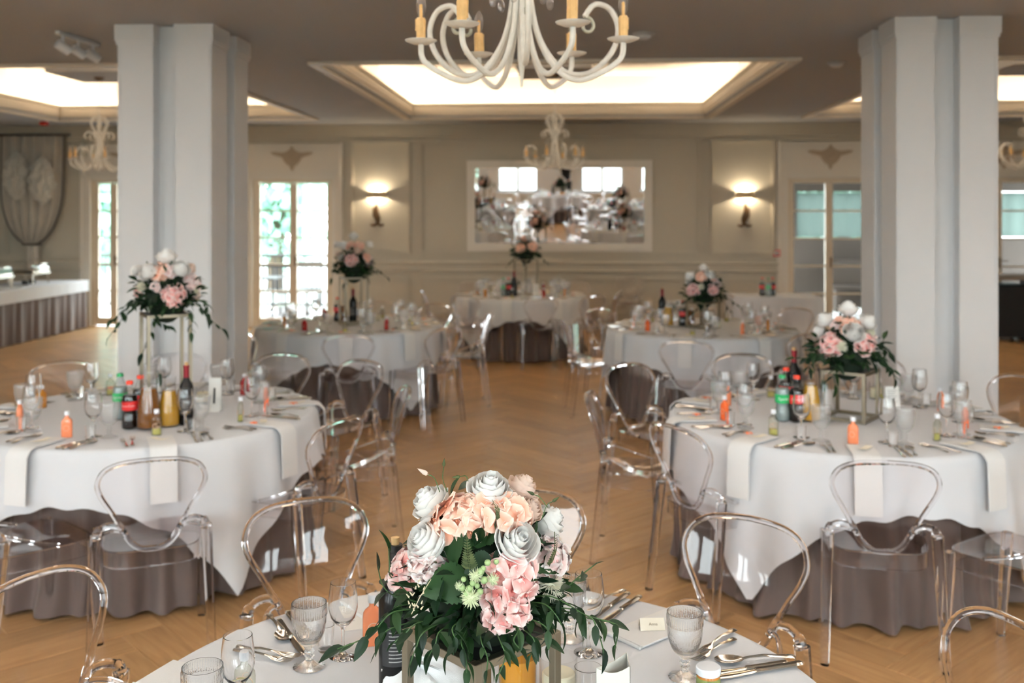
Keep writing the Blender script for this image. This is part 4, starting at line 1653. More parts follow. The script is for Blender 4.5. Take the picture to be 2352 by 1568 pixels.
def goblet_mb(seg=96, fine=False):
    stem = [(0, 0), (.034, 0), (.0365, .002), (.035, .004), (.018, .010), (.009, .016), (.0075, .022), (.0115, .027), (.0075, .032), (.0115, .038), (.0075, .044), (.012, .050)]
    key = [(.012, .050), (.022, .058), (.031, .071), (.0365, .088), (.0395, .108), (.0405, .122)]
    n = 22 if fine else 5
    bowl = bez(key, n // 4 if fine else 1)[1:]
    rim = [(.0415, .1235), (.0415, .142), (.0412, .1435), (.0405, .15)]
    i = [(.0388, .15), (.0385, .142), (.0375, .122), (.0362, .105), (.0332, .088), (.027, .072), (.014, .062), (0, .060)]
    prof = stem + bowl + rim + i
    n0, n1 = len(stem), len(stem) + len(bowl)
    def mod(k, a):
        if n1 <= k < n1 + 2:
            return 1 + .014 * cos(a * (48 if fine else 24))
        if n0 <= k < n1:
            if not fine:
                return 1 + .012 * sin(a * 12)
            r, z = prof[k]
            m = 7
            da = (a * m / (2 * pi) + .5) % 1 - .5
            d = sqrt((da * 2 * pi / m * r) ** 2 + (z - .092) ** 2)
            return 1 + .022 * math.exp(-((d - .0135) / .0016) ** 2) + .016 * math.exp(-((d - .0075) / .0013) ** 2) + .02 * math.exp(-(d / .002) ** 2) + (.008 * cos(a * 84) if z < .070 else 0)
        if 1 <= k <= 4:
            return 1 + .025 * abs(sin(a * 9))
        if 5 <= k <= 10:
            return 1 + .08 * cos(a * 8)
        return 1
    return MB().lathe(prof, seg, mod=mod)


def tumbler_mb(seg=32, h=.062, r=.021):
    return MB().lathe([(0, 0), (r * .82, 0), (r * .86, .002), (r, h), (r * .94, h + .0004), (r * .80, .008), (0, .008)], seg)


def bottle_body(w=.046, d=.026, h=.082, seg=28):
    """flat flask with rounded shoulders and a short neck"""
    prof = [(0, 0), (.9, 0), (1, .003), (1, h - .018), (.93, h - .008), (.75, h - .001), (.42, h + .005), (.34, h + .009), (.34, h + .022), (0, h + .022)]
    b = MB()
    vs, fs, rings = [], [], []
    for r, z in prof:
        if r == 0:
            rings.append([len(vs)])
            vs.append((0, 0, z))
            continue
        ring_ = []
        flat = max(0.0, min(1.0, (r - .34) / .5))
        for k in range(seg):
            a = 2 * pi * k / seg
            e = 1 - .45 * flat
            ca, sa = cos(a), sin(a)
            x = abs(ca) ** e * (1 if ca >= 0 else -1) * r * w / 2
            y = abs(sa) ** e * (1 if sa >= 0 else -1) * (r * d / 2 * flat + (1 - flat) * r * w / 2)
            ring_.append(len(vs))
            vs.append((x, y, z))
        rings.append(ring_)
    for A, B in zip(rings[:-1], rings[1:]):
        for k in range(seg):
            j = (k + 1) % seg
            if len(A) == 1:
                fs.append((A[0], B[j], B[k]))
            elif len(B) == 1:
                fs.append((A[k], A[j], B[0]))
            else:
                fs.append((A[k], A[j], B[j], B[k]))
    b.add(vs, fs)
    return b


CAPM = MB().lathe([(0, .098), (.0105, .098), (.0112, .100), (.0112, .114), (.010, .1165), (0, .117)], 24, mod=lambda k, a: 1 + (.03 * cos(a * 12) if 1 < k < 4 else 0)).mesh('cap', M_WCAP)


def favor_spec(liquid):
    m = {'orange': mat('peach_drink', (0.78, 0.25, 0.12), .12), 'orangered': mat('orange_drink', (0.75, 0.13, 0.03), .12), 'red': mat('dark_red_drink', (0.30, 0.012, 0.012), .12),
         'amber': mat('amber_drink', (0.50, 0.20, 0.03), .12)}.get(liquid)
    if m is not None:
        body = bottle_body().mesh('body', m)
        return [('body', body, [('emblem', EMB)]), ('cap', CAPM)]
    body = bottle_body().mesh('body', clear_mat('favor_bottle_glass', (.90, .91, .86), (.50, .52, .44), 1.5, .02, 2.0))
    liq = bottle_body(.041, .021, .028).mesh('liquid', mat('pale_yellow_drink', (.52, .47, .16), .15))
    lq = MB().lathe([(0, .004), (.019, .004), (.019, .03), (0, .03)], 20, sy=.56).mesh('liquid', mat('pale_yellow_drink', (.52, .47, .16), .15))
    return [('body', body, [('emblem', EMB)]), ('liquid', lq), ('cap', CAPM)]


_e = MB()
for sy in (-1, 1):
    _e.tube([(.012 * cos(a), sy * .0132, .042 + .012 * sin(a)) for a in [2 * pi * k / 18 for k in range(18)]], .0009, 5, True)
EMB = _e.mesh('emblem', mat('raised_glass_ring', (.75, .50, .38), .2))
FAV = {k: favor_spec(k) for k in ('orange', 'orangered', 'red', 'amber', 'pale')}
FAVN = {'orange': 'small peach-orange drink bottle', 'orangered': 'small bright orange-red drink bottle', 'red': 'small dark red drink bottle',
        'amber': 'small amber drink bottle', 'pale': 'small pale yellow drink bottle'}


def loft(secs):
    """secs: (x, half width, z, half thickness) along x; six-sided sections"""
    b = MB()
    vs, fs = [], []
    for x, w, z, t in secs:
        vs += [(x, -w, z), (x, -w * .6, z + t), (x, w * .6, z + t), (x, w, z), (x, w * .6, z - t), (x, -w * .6, z - t)]
    n = len(secs)
    for k in range(n - 1):
        for i in range(6):
            j = (i + 1) % 6
            fs.append((k * 6 + i, k * 6 + j, (k + 1) * 6 + j, (k + 1) * 6 + i))
    fs += [tuple(reversed(range(6))), tuple((n - 1) * 6 + i for i in range(6))]
    b.add(vs, fs)
    return b


HANDLE = [(-.10, .004, .006, .0015), (-.097, .0085, .0065, .002), (-.088, .0095, .007, .0025), (-.075, .0075, .0075, .0025), (-.062, .0055, .0085, .002), (-.03, .0035, .012, .002), (0, .0032, .010, .002)]


def cutlery(kind, s=1.0):
    if kind == 'spoon':
        hb = loft(HANDLE + [(.018, .004, .007, .0018)]).mesh('handle', M_STEEL)
        n = 14
        def bowl(u, v):
            a = u * 2 * pi
            x = .046 + .032 * cos(a) * v
            y = .0195 * sin(a) * v * (1 + .12 * cos(a))
            return (x, y, .0085 - .007 * (1 - v * v))
        b = MB().grid(bowl, 24, 6, wrap=True)
        b2 = MB().grid(lambda u, v: (bowl(u, v)[0], bowl(u, v)[1], bowl(u, v)[2] - .0012), 24, 6, wrap=True)
        b.merge(b2)
        return [('handle', hb), ('bowl', b.mesh('bowl', M_STEEL))]
    if kind == 'fork':
        hb = loft(HANDLE + [(.015, .004, .008, .0016), (.03, .0105, .006, .0012), (.042, .0125, .0045, .001)]).mesh('handle', M_STEEL)
        t = MB()
        for k in range(4):
            y = -.0105 + .007 * k
            t.tube([(.040, y, .0045), (.06, y, .0035), (.078, y * .95, .0065), (.09, y * .9, .011)], [.0018, .0017, .0014, .0006], 6)
        return [('handle', hb), ('tines', t.mesh('tines', M_STEEL))]
    hb = loft([(-.115, .004, .006, .003), (-.11, .0085, .006, .0042), (-.095, .0088, .006, .0045), (-.05, .0065, .006, .0042), (-.012, .0062, .006, .004), (-.006, .0078, .006, .0045), (0, .0062, .006, .004)]).mesh('handle', M_STEEL)
    bl = loft([(-.001, .005, .0055, .0013), (.01, .0085, .005, .0012), (.06, .0105, .004, .001), (.09, .0095, .004, .0009), (.108, .006, .004, .0008), (.116, .001, .004, .0006)]).mesh('blade', M_STEEL)
    return [('handle', hb), ('blade', bl)]


SPOON, FORK, KNIFE = cutlery('spoon'), cutlery('fork'), cutlery('knife')
WINE_LO = wine_mb(28).mesh('wine_glass', M_GLASS)
GOB_LO = goblet_mb(48).mesh('goblet', clear_mat('embossed_glass', (.98, .98, .98), (.86, .87, .88), 1.55, .15, 1.5, haze=.14))
TUM_LO = tumbler_mb(24).mesh('shot_glass', M_GLASS)
WINE_HI = wine_mb(56).mesh('wine_glass', M_GLASS)
GOB_HI = goblet_mb(168, True).mesh('goblet', M_EMBOSS)
TUM_HI = tumbler_mb(40).mesh('shot_glass', M_GLASS)


def napkin_mb(R, hang=.24, w=.115, inl=.21):
    """folded napkin: lies on the table from R-inl to the edge, then hangs down; local +Y is inward"""
    b = MB()
    path = [(inl, .005), (inl * .5, .005), (.02, .0055), (-.002, .004), (-.016, -.006), (-.022, -.03), (-.026, -hang * .5), (-.030, -hang)]
    vs, fs = [], []
    nx = 6
    for off in (0, .005):
        base = len(vs)
        for k, (y, z) in enumerate(path):
            for i in range(nx + 1):
                x = (i / nx - .5) * w
                sag = x * x / (2 * R) * (1 if k > 1 else .3)
                dn = off if k < 3 else 0
                dy = -off if k >= 3 else 0
                vs.append((x, y - .0 + sag * (1 if k >= 2 else 0) + dy - .012 * (1 if k >= 5 else 0), z + dn))
        for k in range(len(path) - 1):
            for i in range(nx):
                q = base + k * (nx + 1) + i
                fs.append((q, q + 1, q + nx + 2, q + nx + 1))
    tot = len(path) * (nx + 1)
    m = len(path)
    bd = [i for i in range(nx + 1)] + [k * (nx + 1) + nx for k in range(1, m)] + [(m - 1) * (nx + 1) + i for i in range(nx - 1, -1, -1)] + [k * (nx + 1) for k in range(m - 2, 0, -1)]
    for a, c in zip(bd, bd[1:] + bd[:1]):
        fs.append((a, c, tot + c, tot + a))
    b.add(vs, fs)
    return b


def card_mb(w, d, t=.0012):
    """slightly curled card"""
    b = MB()
    vs = []
    for o in (0, t):
        for j in range(2):
            for i in range(9):
                u = i / 8 - .5
                vs.append((u * w, (j - .5) * d, .004 + .016 * (u * 2) ** 2 * .35 + o))
    fs = []
    for o in (0, 18):
        for i in range(8):
            fs.append((o + i, o + i + 1, o + 10 + i, o + 9 + i))
    bd = list(range(9)) + list(range(17, 8, -1))
    for a, c in zip(bd, bd[1:] + bd[:1]):
        fs.append((a, c, 18 + c, 18 + a))
    b.add(vs, fs)
    return b


CARD = card_mb(.085, .032).mesh('card', M_PAPER)
_rb = MB()
for k in range(5):
    a = k * 1.256
    _rb.grid(lambda u, v, a=a: ((.004 + .019 * u) * cos(a + (v - .5) * .9 * (1 - u * .3)), (.004 + .019 * u) * sin(a + (v - .5) * .9 * (1 - u * .3)), .005 + .010 * sin(u * 2.6)), 4, 3)
RIBBON = _rb.mesh('ribbon_bow', mat('coral_ribbon', (.78, .20, .08), .6))
NAPK = {t: napkin_mb(TABLES[t][1]).mesh('napkin', M_NAPKIN) for t in TABLES}

SEATS = {'T1': [24, 65, -17, -58, -99, 104, 140, -140, 180], 'T2': [-10.5, -46.7, 28, 66, 104, -84, 141, -121, -158],
         'T3': [7, 44, -31, -70, 83, 120, -108, 158, -148], 'T4': [-19, -62, 25, 66, -102, 106, 146, -142, 178],
         'T5': [30, -12, -52, 70, 112, -94, 150, -136, -174]}
LIQ = {'T1': ['pale', 'pale', 'orange', 'orange', 'amber', 'orangered', 'red', 'pale', 'pale'],
       'T2': ['orange', 'pale', 'pale', 'orangered', 'orange', 'orangered', 'pale', 'orange', 'pale'],
       'T3': ['pale', 'red', 'red', 'amber', 'pale', 'pale', 'pale', 'pale', 'red'],
       'T4': ['pale', 'orangered', 'orange', 'amber', 'orange', 'orange', 'pale', 'pale', 'red'],
       'T5': ['red', 'pale', 'amber', 'amber', 'pale', 'amber', 'red', 'pale', 'pale']}


def item(t, name, spec, phi, rho, tau, rz, cat, base, dz=.0005, sc=1.0):
    p = tpos(t, phi, rho, ZT + dz, tau)
    where = TABLES[t][2]
    return place(name, spec, TR(p, out_rot(phi) + rz, sc), cat, base, where, group={'knife': 'knives', 'glass': 'shot glasses', 'wine glass': 'wine glasses'}.get(cat, cat + 's') + ' ' + where)


rs = random.Random(77)
for t, seats in SEATS.items():
    R = TABLES[t][1]
    for k, phi in enumerate(seats):
        j = lambda s=.012: rs.uniform(-s, s)
        far = abs(phi) > 125
        item(t, 'napkin', NAPK[t], phi, R + .012, 0, 0, 'napkin', 'white folded napkin hanging over the edge', .001)
        item(t, 'place_card', CARD, phi, R - .11 + j(), j(), j(.2) * 8, 'card', 'cream place card lying on a napkin', .010)
        if k % 2 == 1 or t in ('T3', 'T5'):
            item(t, 'ribbon_bow', RIBBON, phi, R - .12, -.05 + j(), j(1), 'ribbon', 'coral ribbon bow on a napkin', .010)
        item(t, 'table_knife', KNIFE, phi, R - .135 + j(), .155 + j(.005), pi / 2 + j(.1), 'knife', 'steel table knife right of a napkin')
        item(t, 'table_knife', KNIFE, phi, R - .135 + j(), .180 + j(.005), pi / 2 + j(.1), 'knife', 'steel table knife right of a napkin', sc=.9)
        item(t, 'soup_spoon', SPOON, phi, R - .145 + j(), .210 + j(.005), pi / 2 + j(.15), 'spoon', 'steel soup spoon beside the knives')
        item(t, 'table_fork', FORK, phi, R - .145 + j(), -.125 + j(.005), pi / 2 + j(.1), 'fork', 'steel table fork left of a napkin')
        item(t, 'table_fork', FORK, phi, R - .145 + j(), -.155 + j(.005), pi / 2 + j(.12), 'fork', 'steel table fork left of a napkin', sc=.9)
        item(t, 'favor_bottle', FAV[LIQ[t][k]], phi, R - .255 + j(), .0 + j(.02), j(.6), 'bottle', FAVN[LIQ[t][k]], sc=1.06)
        item(t, 'wine_glass', WINE_LO, phi, R - .30 + j(), .125 + j(), 0, 'wine glass', 'clear stemmed wine glass', sc=1.16)
        item(t, 'goblet', GOB_LO, phi, R - .29 + j(), .21 + j(), 0, 'goblet', 'embossed clear goblet', sc=1.1)
        item(t, 'shot_glass', TUM_LO, phi, R - .24 + j(), .155 + j(), 0, 'glass', 'small clear shot glass', sc=1.1)


# ------------------------------------------------------------------ drinks, candles, signs
def label_text(body, size, R, z, col, ang0=-pi / 2, stretch=1.0):
    """lettering wrapped on a cylinder, facing local -Y"""
    b = text_mb(body, size)
    for k, (x, y, _) in enumerate(b.v):
        a = ang0 + x * stretch / R
        b.v[k] = (R * cos(a), R * sin(a), z + y)
    return b.mesh('lettering', col)


M_PET = clear_mat('clear_bottle_plastic', (.90, .92, .92), (.55, .58, .58), 1.5, .03, 2.0)
M_COLA = mat('dark_cola', (.012, .006, .005), .08)
M_LBLR = mat('red_bottle_label', (.72, .03, .03), .4)
M_LBLG = mat('green_bottle_label', (.02, .42, .13), .4)
M_LBLW = mat('white_bottle_lettering', (.85, .85, .85), .5)
M_CAPR = mat('red_screw_cap', (.75, .05, .02), .4)
M_CAPG = mat('green_screw_cap', (.02, .30, .10), .4)


def soda_spec(kind):
    contour = [(0, 0), (.024, 0), (.032, .006), (.0335, .03), (.0325, .06), (.029, .085), (.0275, .10), (.030, .112)]
    neck = [(.0325, .165), (.031, .185), (.024, .215), (.0155, .240), (.0125, .252), (.0125, .262)]
    liq = M_COLA if kind != 'sprite' else mat('clear_soda', (.30, .36, .36), .08)
    body = MB().lathe(contour + [(.0325, .118), (.0325, .16)] + neck, 28).mesh('body', M_PET)
    fill = [(0, .003), (.023, .003), (.031, .008), (.0325, .03), (.0315, .06), (.028, .085), (.0265, .10), (.029, .112), (.0315, .165), (.030, .185), (.0265, .198), (0, .198)]
    S = [('body', body), ('drink', MB().lathe(fill, 24).mesh('drink', liq))]
    lb = MB().lathe([(.0333, .112), (.0336, .115), (.0336, .160), (.0333, .163)], 32).mesh('label', M_LBLG if kind == 'sprite' else M_LBLR)
    words_ = 'Sprite' if kind == 'sprite' else 'Coca-Cola'
    tx = label_text(words_, .024 if kind == 'sprite' else .016, .0341, .138, M_LBLW)
    S.append(('label', lb, [('lettering', tx)]))
    S.append(('cap', MB().lathe([(0, .258), (.0145, .258), (.015, .260), (.015, .276), (.013, .279), (0, .279)], 20, mod=lambda k, a: 1 + (.03 * cos(a * 10) if 1 < k < 4 else 0)).mesh('cap', M_CAPG if kind == 'sprite' else M_CAPR)))
    for p in S:
        for q in [p[1]] + [z[1] for z in (p[2] if len(p) > 2 else ())]:
            q.transform(Matrix.Diagonal((1.12, 1.12, .84, 1)))
    return S


COLA, SPRITE = soda_spec('cola'), soda_spec('sprite')


def carafe_spec(col, name):
    out = [(0, 0), (.046, 0), (.052, .006), (.052, .05), (.046, .11), (.034, .175), (.031, .20), (.034, .235), (.035, .24), (.033, .24), (.0295, .20), (.032, .175), (.044, .11), (.050, .05), (.049, .008), (0, .007)]
    S = [('glass', MB().lathe(out, 28).mesh('glass', M_THIN))]
    if col:
        fl = [(0, .009), (.047, .010), (.0485, .05), (.0425, .11), (.0315, .172), (0, .172)]
        S.append(('juice', MB().lathe(fl, 26).mesh('juice', mat(name, col, .12))))
    return S


C_ORANGE = carafe_spec((.46, .24, .02), 'orange_juice')
C_APPLE = carafe_spec((.17, .06, .008), 'apple_juice')
C_WATER = carafe_spec(None, '')
_mint = MB()
for k in range(4):
    a = k * 1.5
    _mint.grid(lambda u, v, a=a: (.012 * cos(a) + .010 * (v - .5) * sin(pi * u), .012 * sin(a) + .012 * (v - .5) * cos(a), .14 + .07 * u), 5, 2)
C_WATER.append(('mint_leaf', _mint.mesh('mint_leaf', M_LEAF2)))


def winebottle_spec(red=True):
    out = [(0, 0), (.033, 0), (.037, .004), (.0375, .19), (.033, .21), (.020, .232), (.0145, .25), (.0138, .30), (.0155, .302), (.0155, .312), (0, .313)]
    S = [('body', MB().lathe(out, 32).mesh('body', M_WINEB))]
    S.append(('foil', MB().lathe([(.0148, .248), (.0150, .30), (.0162, .301), (.0162, .314), (0, .3145)], 24).mesh('foil', mat('burgundy_foil', (.22, .01, .02), .35, .3) if red else M_BLACK)))
    S.append(('cork', MB().lathe([(.009, .314), (.010, .330), (0, .331)], 14).mesh('cork', mat('cork', (.55, .36, .17), .8))))
    lb = MB().grid(lambda u, v: (.0378 * cos(-pi / 2 + (u - .5) * 2.2), .0378 * sin(-pi / 2 + (u - .5) * 2.2), .055 + .085 * v), 20, 1)
    tx = MB()
    for k in range(9):
        w = .0379
        a0, a1 = -pi / 2 - .62, -pi / 2 + (.62 if k % 4 else .3)
        z = .065 + k * .008
        tx.add([(w * cos(a0 + (a1 - a0) * i / 8), w * sin(a0 + (a1 - a0) * i / 8), z + dz) for dz in (0, .0022) for i in range(9)], [(i, i + 1, 10 + i, 9 + i) for i in range(8)])
    S.append(('label', lb.mesh('label', mat('black_wine_label', (.02, .02, .022), .6)), [('print', tx.mesh('print', mat('grey_label_print', (.35, .34, .33), .6)))]))
    return S


WBOT, WBOT_B = winebottle_spec(), winebottle_spec(False)


def candle_spec(h=.085, r=.036, wax=.055):
    return [('glass', MB().lathe([(0, 0), (r * .96, 0), (r, .003), (r, h), (r - .0025, h), (r - .003, .006), (0, .006)], 32).mesh('glass', M_THIN)),
            ('candle', MB().lathe([(0, .007), (r - .006, .007), (r - .006, wax - .003), (r - .009, wax), (.004, wax - .001), (0, wax - .003)], 28).mesh('candle', mat('ivory_wax', (.80, .74, .55), .5)),
             [('wick', MB().tube([(0, 0, wax - .003), (.001, 0, wax + .009)], .0012, 5).mesh('wick', M_INK))])]


CANDLE = candle_spec()


def tent_spec(text, w=.075, h=.15, size=.075, d=.05, lines=0):
    """folded card standing up: two leaning panels; lettering on the front"""
    b = MB()
    t = .0012
    def panel(y0, y1):
        return [(-w / 2, y0, 0), (w / 2, y0, 0), (w / 2, y1, h), (-w / 2, y1, h)]
    for s in (-1, 1):
        p = panel(s * d / 2, s * .002)
        q = [(x, y + t, z) for x, y, z in p]
        b.add(p + q, [(0, 1, 2, 3), (7, 6, 5, 4), (0, 4, 5, 1), (1, 5, 6, 2), (2, 6, 7, 3), (3, 7, 4, 0)])
    S = [('card', b.mesh('card', M_WPAPER, False))]
    sub = []
    ang = atan2(h, d / 2 - .002)
    def to_front(m_, zc):
        M = Matrix.Translation((0, -d / 2 + (zc / h) * (d / 2 - .002) - .0009, zc)) @ Matrix.Rotation(ang, 4, 'X')
        r = MB()
        r.merge(m_, M)
        return r
    if text:
        sub.append(('lettering', to_front(text_mb(text, size), h * .45).mesh('lettering', M_INK)))
    for k in range(lines):
        ln = MB().box2(-w * .33, w * (.33 - .1 * (k % 3)), -.0015, .0015, 0, .0002)
        sub.append(('print_line', to_front(ln, h * (.82 - .08 * k)).mesh('print_line', mat('grey_label_print', (.35, .34, .33), .6))))
    S[0] = (S[0][0], S[0][1], sub)
    return S


def put(t, name, spec, px, py, cat, label=None, base=None, sc=1.0, rz=0.0, z=ZT + .0005):
    p = on_plane(px, py, z)
    return place(name, spec, TR(p, PSI + rz, sc), cat, base, TABLES[t][2], label, group=None)


# left front table
put('T1', 'soda_bottle', COLA, 298, 984, 'bottle', 'red-labelled cola bottle in front, on the left front table')
put('T1', 'soda_bottle', COLA, 322, 968, 'bottle', 'second cola bottle, half hidden behind the red-labelled front one')
put('T1', 'soda_bottle', SPRITE, 276, 962, 'bottle', 'green-labelled lemonade bottle on the left front table')
put('T1', 'carafe', C_APPLE, 342, 984, 'carafe', 'carafe of brown apple juice on the left front table', sc=1.14)
put('T1', 'carafe', C_ORANGE, 388, 978, 'carafe', 'carafe of yellow orange juice on the left front table', sc=1.02)
put('T1', 'carafe', C_WATER, 364, 950, 'carafe', 'clear water carafe with mint on the left front table', sc=1.0)
put('T1', 'wine_bottle', WBOT, 428, 974, 'bottle', 'dark wine bottle with burgundy foil on the left front table', sc=.94)
put('T1', 'table_number', tent_spec('1', .064, .178, .12, .05), 494, 944, 'sign', 'white table card reading 1 on the left front table')
put('T1', 'candle_jar', CANDLE, 466, 925, 'candle', 'ivory candle in a glass on the left front table', sc=1.1)
# right front table
put('T2', 'soda_bottle', SPRITE, 1797, 966, 'bottle', 'green-labelled lemonade bottle on the right front table')
put('T2', 'soda_bottle', COLA, 1830, 968, 'bottle', 'cola bottle with red cap beside the juice, right front table')
put('T2', 'soda_bottle', COLA, 1806, 945, 'bottle', 'cola bottle behind the green-labelled one, right front table')
put('T2', 'carafe', C_ORANGE, 1862, 966, 'carafe', 'carafe of orange juice on the right front table', sc=1.05)
put('T2', 'carafe', C_WATER, 1895, 966, 'carafe', 'clear water carafe with mint on the right front table', sc=1.0)
put('T2', 'wine_bottle', WBOT, 1824, 938, 'bottle', 'wine bottle with burgundy foil behind the colas, right front table', sc=1.0)
put('T2', 'menu_card', tent_spec('', .075, .12, .02, .05, 8), 2048, 938, 'menu', 'cream menu card with fine print, right front table')
put('T2', 'candle_jar', CANDLE, 2012, 915, 'candle', 'ivory candle in a glass on the right front table', sc=1.1)
# middle and far tables
put('T3', 'wine_bottle', WBOT, 811, 738, 'bottle', 'dark wine bottle on the terrace-door table', sc=1.0)
put('T3', 'carafe', C_APPLE, 788, 738, 'carafe', 'amber juice carafe on the terrace-door table', sc=.9)
put('T3', 'soda_bottle', COLA, 775, 738, 'bottle', 'cola bottle on the terrace-door table')
put('T3', 'menu_card', tent_spec('', .075, .13, .02, .05, 6), 845, 742, 'menu', 'white menu card on the terrace-door table')
put('T3', 'candle_jar', CANDLE, 868, 736, 'candle', 'ivory candle on the terrace-door table')
put('T4', 'wine_bottle', WBOT, 1521, 738, 'bottle', 'dark wine bottle with red foil on the right middle table', sc=1.0)
put('T4', 'carafe', C_ORANGE, 1535, 748, 'carafe', 'yellow juice carafe on the right middle table', sc=1.0)
put('T4', 'carafe', C_WATER, 1550, 749, 'carafe', 'water carafe with green mint on the right middle table', sc=1.0)
put('T4', 'soda_bottle', COLA, 1568, 748, 'bottle', 'cola bottle beside the water carafe, right middle table')
put('T4', 'carafe', C_APPLE, 1586, 746, 'carafe', 'dark amber juice carafe on the right middle table', sc=.8)
put('T4', 'menu_card', tent_spec('', .075, .13, .02, .05, 6), 1628, 748, 'menu', 'white menu card on the right middle table')
put('T4', 'candle_jar', CANDLE, 1648, 752, 'candle', 'ivory candle on the right middle table')
put('T5', 'soda_bottle', SPRITE, 1156, 680, 'bottle', 'green-labelled lemonade bottle on the under-mirror table')
put('T5', 'soda_bottle', COLA, 1168, 680, 'bottle', 'red-labelled cola bottle on the under-mirror table')
put('T5', 'wine_bottle', WBOT, 1181, 680, 'bottle', 'dark wine bottle on the under-mirror table', sc=1.0)
put('T5', 'carafe', C_WATER, 1192, 679, 'carafe', 'green-tinged water carafe on the under-mirror table', sc=.95)
put('T5', 'menu_card', tent_spec('', .075, .15, .02, .05, 6), 1231, 679, 'menu', 'narrow white menu card on the under-mirror table')
put('T5', 'candle_jar', CANDLE, 1258, 676, 'candle', 'ivory candle on the under-mirror table')
for k, (px, sp, lb) in enumerate(((1758, COLA, 'cola bottle on the side table, leftmost of the group'), (1767, SPRITE, 'green-labelled lemonade bottle on the side table by the door'),
                                  (1776, COLA, 'cola bottle on the side table, rightmost of the group'))):
    place('soda_bottle', sp, TR((sx0 + (px - 1690 + (k - 1) * 3) / 192 * (sx1 - sx0), sy0 + .16 - .07 * (k % 2), ZT + .0005), PSI, 1.0), 'bottle', label=lb)
# ------------------------------------------------------------------ metal flower stands
def stand_spec(h, s=.21, p=.018):
    pm = MB().box2(-p / 2, p / 2, -p / 2, p / 2, p, h - p, 0, .0015).mesh('post', M_GOLD, False)
    S = []
    for sx in (-1, 1):
        for sy in (-1, 1):
            S.append(('post', MB().box((sx * s / 2, sy * s / 2, h / 2), (p, p, h - .0002), 0, 0, .0012).mesh('post', M_GOLD, False)))
    for z, nm in ((h - p / 2, 'top_rail'), (p / 2, 'base_rail')):
        for a in range(4):
            S.append((nm, MB().box((s / 2 * cos(a * pi / 2), s / 2 * sin(a * pi / 2), z), (p * .94, s - p, p * .94) if a % 2 == 0 else (s - p, p * .94, p * .94), 0, 0, .0012).mesh(nm, M_GOLD, False)))
    tray = MB().box((0, 0, h - .006), (s - p, s - p, .008)).mesh('tray', M_BLACK, False)
    S.append(('tray', tray))
    return S


STANDS = {'T0': (.218, (-.062, 2.005), 43), 'T1': (.526, (-1.84, 5.29), 30), 'T2': (.254, (1.74, 5.12), 52), 'T3': (.45, (-1.50, 9.42), 25), 'T4': (.24, (1.76, 9.17), 40), 'T5': (.46, (.18, 12.83), 45)}
for t, (h, (u, v), rz) in STANDS.items():
    c = cw(u, v, ZT + .0005)
    place('flower_stand', stand_spec(h), TR(c, PSI + radians(rz)), 'stand',
          label='%s champagne metal frame stand holding flowers %s' % ('tall' if h > .3 else 'low', TABLES[t][2]))


# ------------------------------------------------------------------ petals, leaves
def petal_mb(R, h, ha, flare, curl, nu=6, nv=7, wob=0.0, close=0.0, drop=.14):
    def fn(u, v):
        a = u * 2 - 1
        b = v
        w = ha * (b ** .40) * (1 - .25 * b ** 7)
        th = a * w
        r = R * (.25 + .75 * sin(min(1.0, b * 1.35) * pi / 2)) - close * R * b ** 3 + flare * R * b ** 4 - .05 * R * a * a * b + wob * R * sin(a * 5 + 1) * b
        z = h * (b - drop * a * a * b ** 2 + .02 * sin(a * 7 + R * 300) * b ** 3) - curl * h * b ** 5
        return (r * cos(th), r * sin(th), z)
    return MB().grid(fn, nu, nv)


ROSE_L = [(3, .24, 1.20, 1.7, .0, 0.0, .10), (3, .40, 1.18, 1.5, .0, 0.0, .12), (3, .58, 1.12, 1.5, .0, .02, .10), (4, .76, 1.04, 1.25, .0, .05, .04), (4, .90, .94, 1.2, .05, .10, 0), (4, .98, .84, 1.0, .16, .18, 0)]
RS = .036


def rose_parts(kind='white'):
    """core mesh and a list of (petal mesh, matrix)"""
    core = MB()
    core.sphere((0, 0, .032), .009, 10, 8, 2.2)
    for k in range(3):
        core.merge(petal_mb(RS * .15, .055 + .002 * k, 1.7, .0, 0, close=.3), Matrix.Rotation(k * 2.1, 4, 'Z'))
    pet = []
    for li, (n, R, h, ha, fl, cu, cl) in enumerate(ROSE_L):
        m = petal_mb(RS * R, .052 * h, ha, fl, cu, wob=.02, close=cl, drop=.03 + .022 * li)
        for k in range(n):
            pet.append((li, m, Matrix.Rotation(2 * pi * k / n + li * .7, 4, 'Z') @ Matrix.Rotation(.04 * (k % 2), 4, 'Y')))
    return core, pet


_core, _pet = rose_parts()
ROSE_CORE = _core.mesh('rose', M_ROSE)
PETAL_M = {}
for li, m, _ in _pet:
    if li not in PETAL_M:
        PETAL_M[li] = m.mesh('petal', M_ROSE)
_j = MB()
_j.merge(_core)
for li, m, M in _pet:
    _j.merge(m, M)
SEPAL = MB()
for k in range(5):
    a = k * 1.2566
    SEPAL.grid(lambda u, v, a=a: ((.006 + .028 * u) * cos(a + (v - .5) * .9 * (1 - u)), (.006 + .028 * u) * sin(a + (v - .5) * .9 * (1 - u)), .002 + .004 * sin(u * 3)), 5, 2)
SEPAL_M = SEPAL.mesh('sepals', M_LEAF2)
ROSE_JOIN = _j.mesh('rose', M_ROSE)
ROSE_BLUSH = _j.mesh('rose', M_BLUSH)


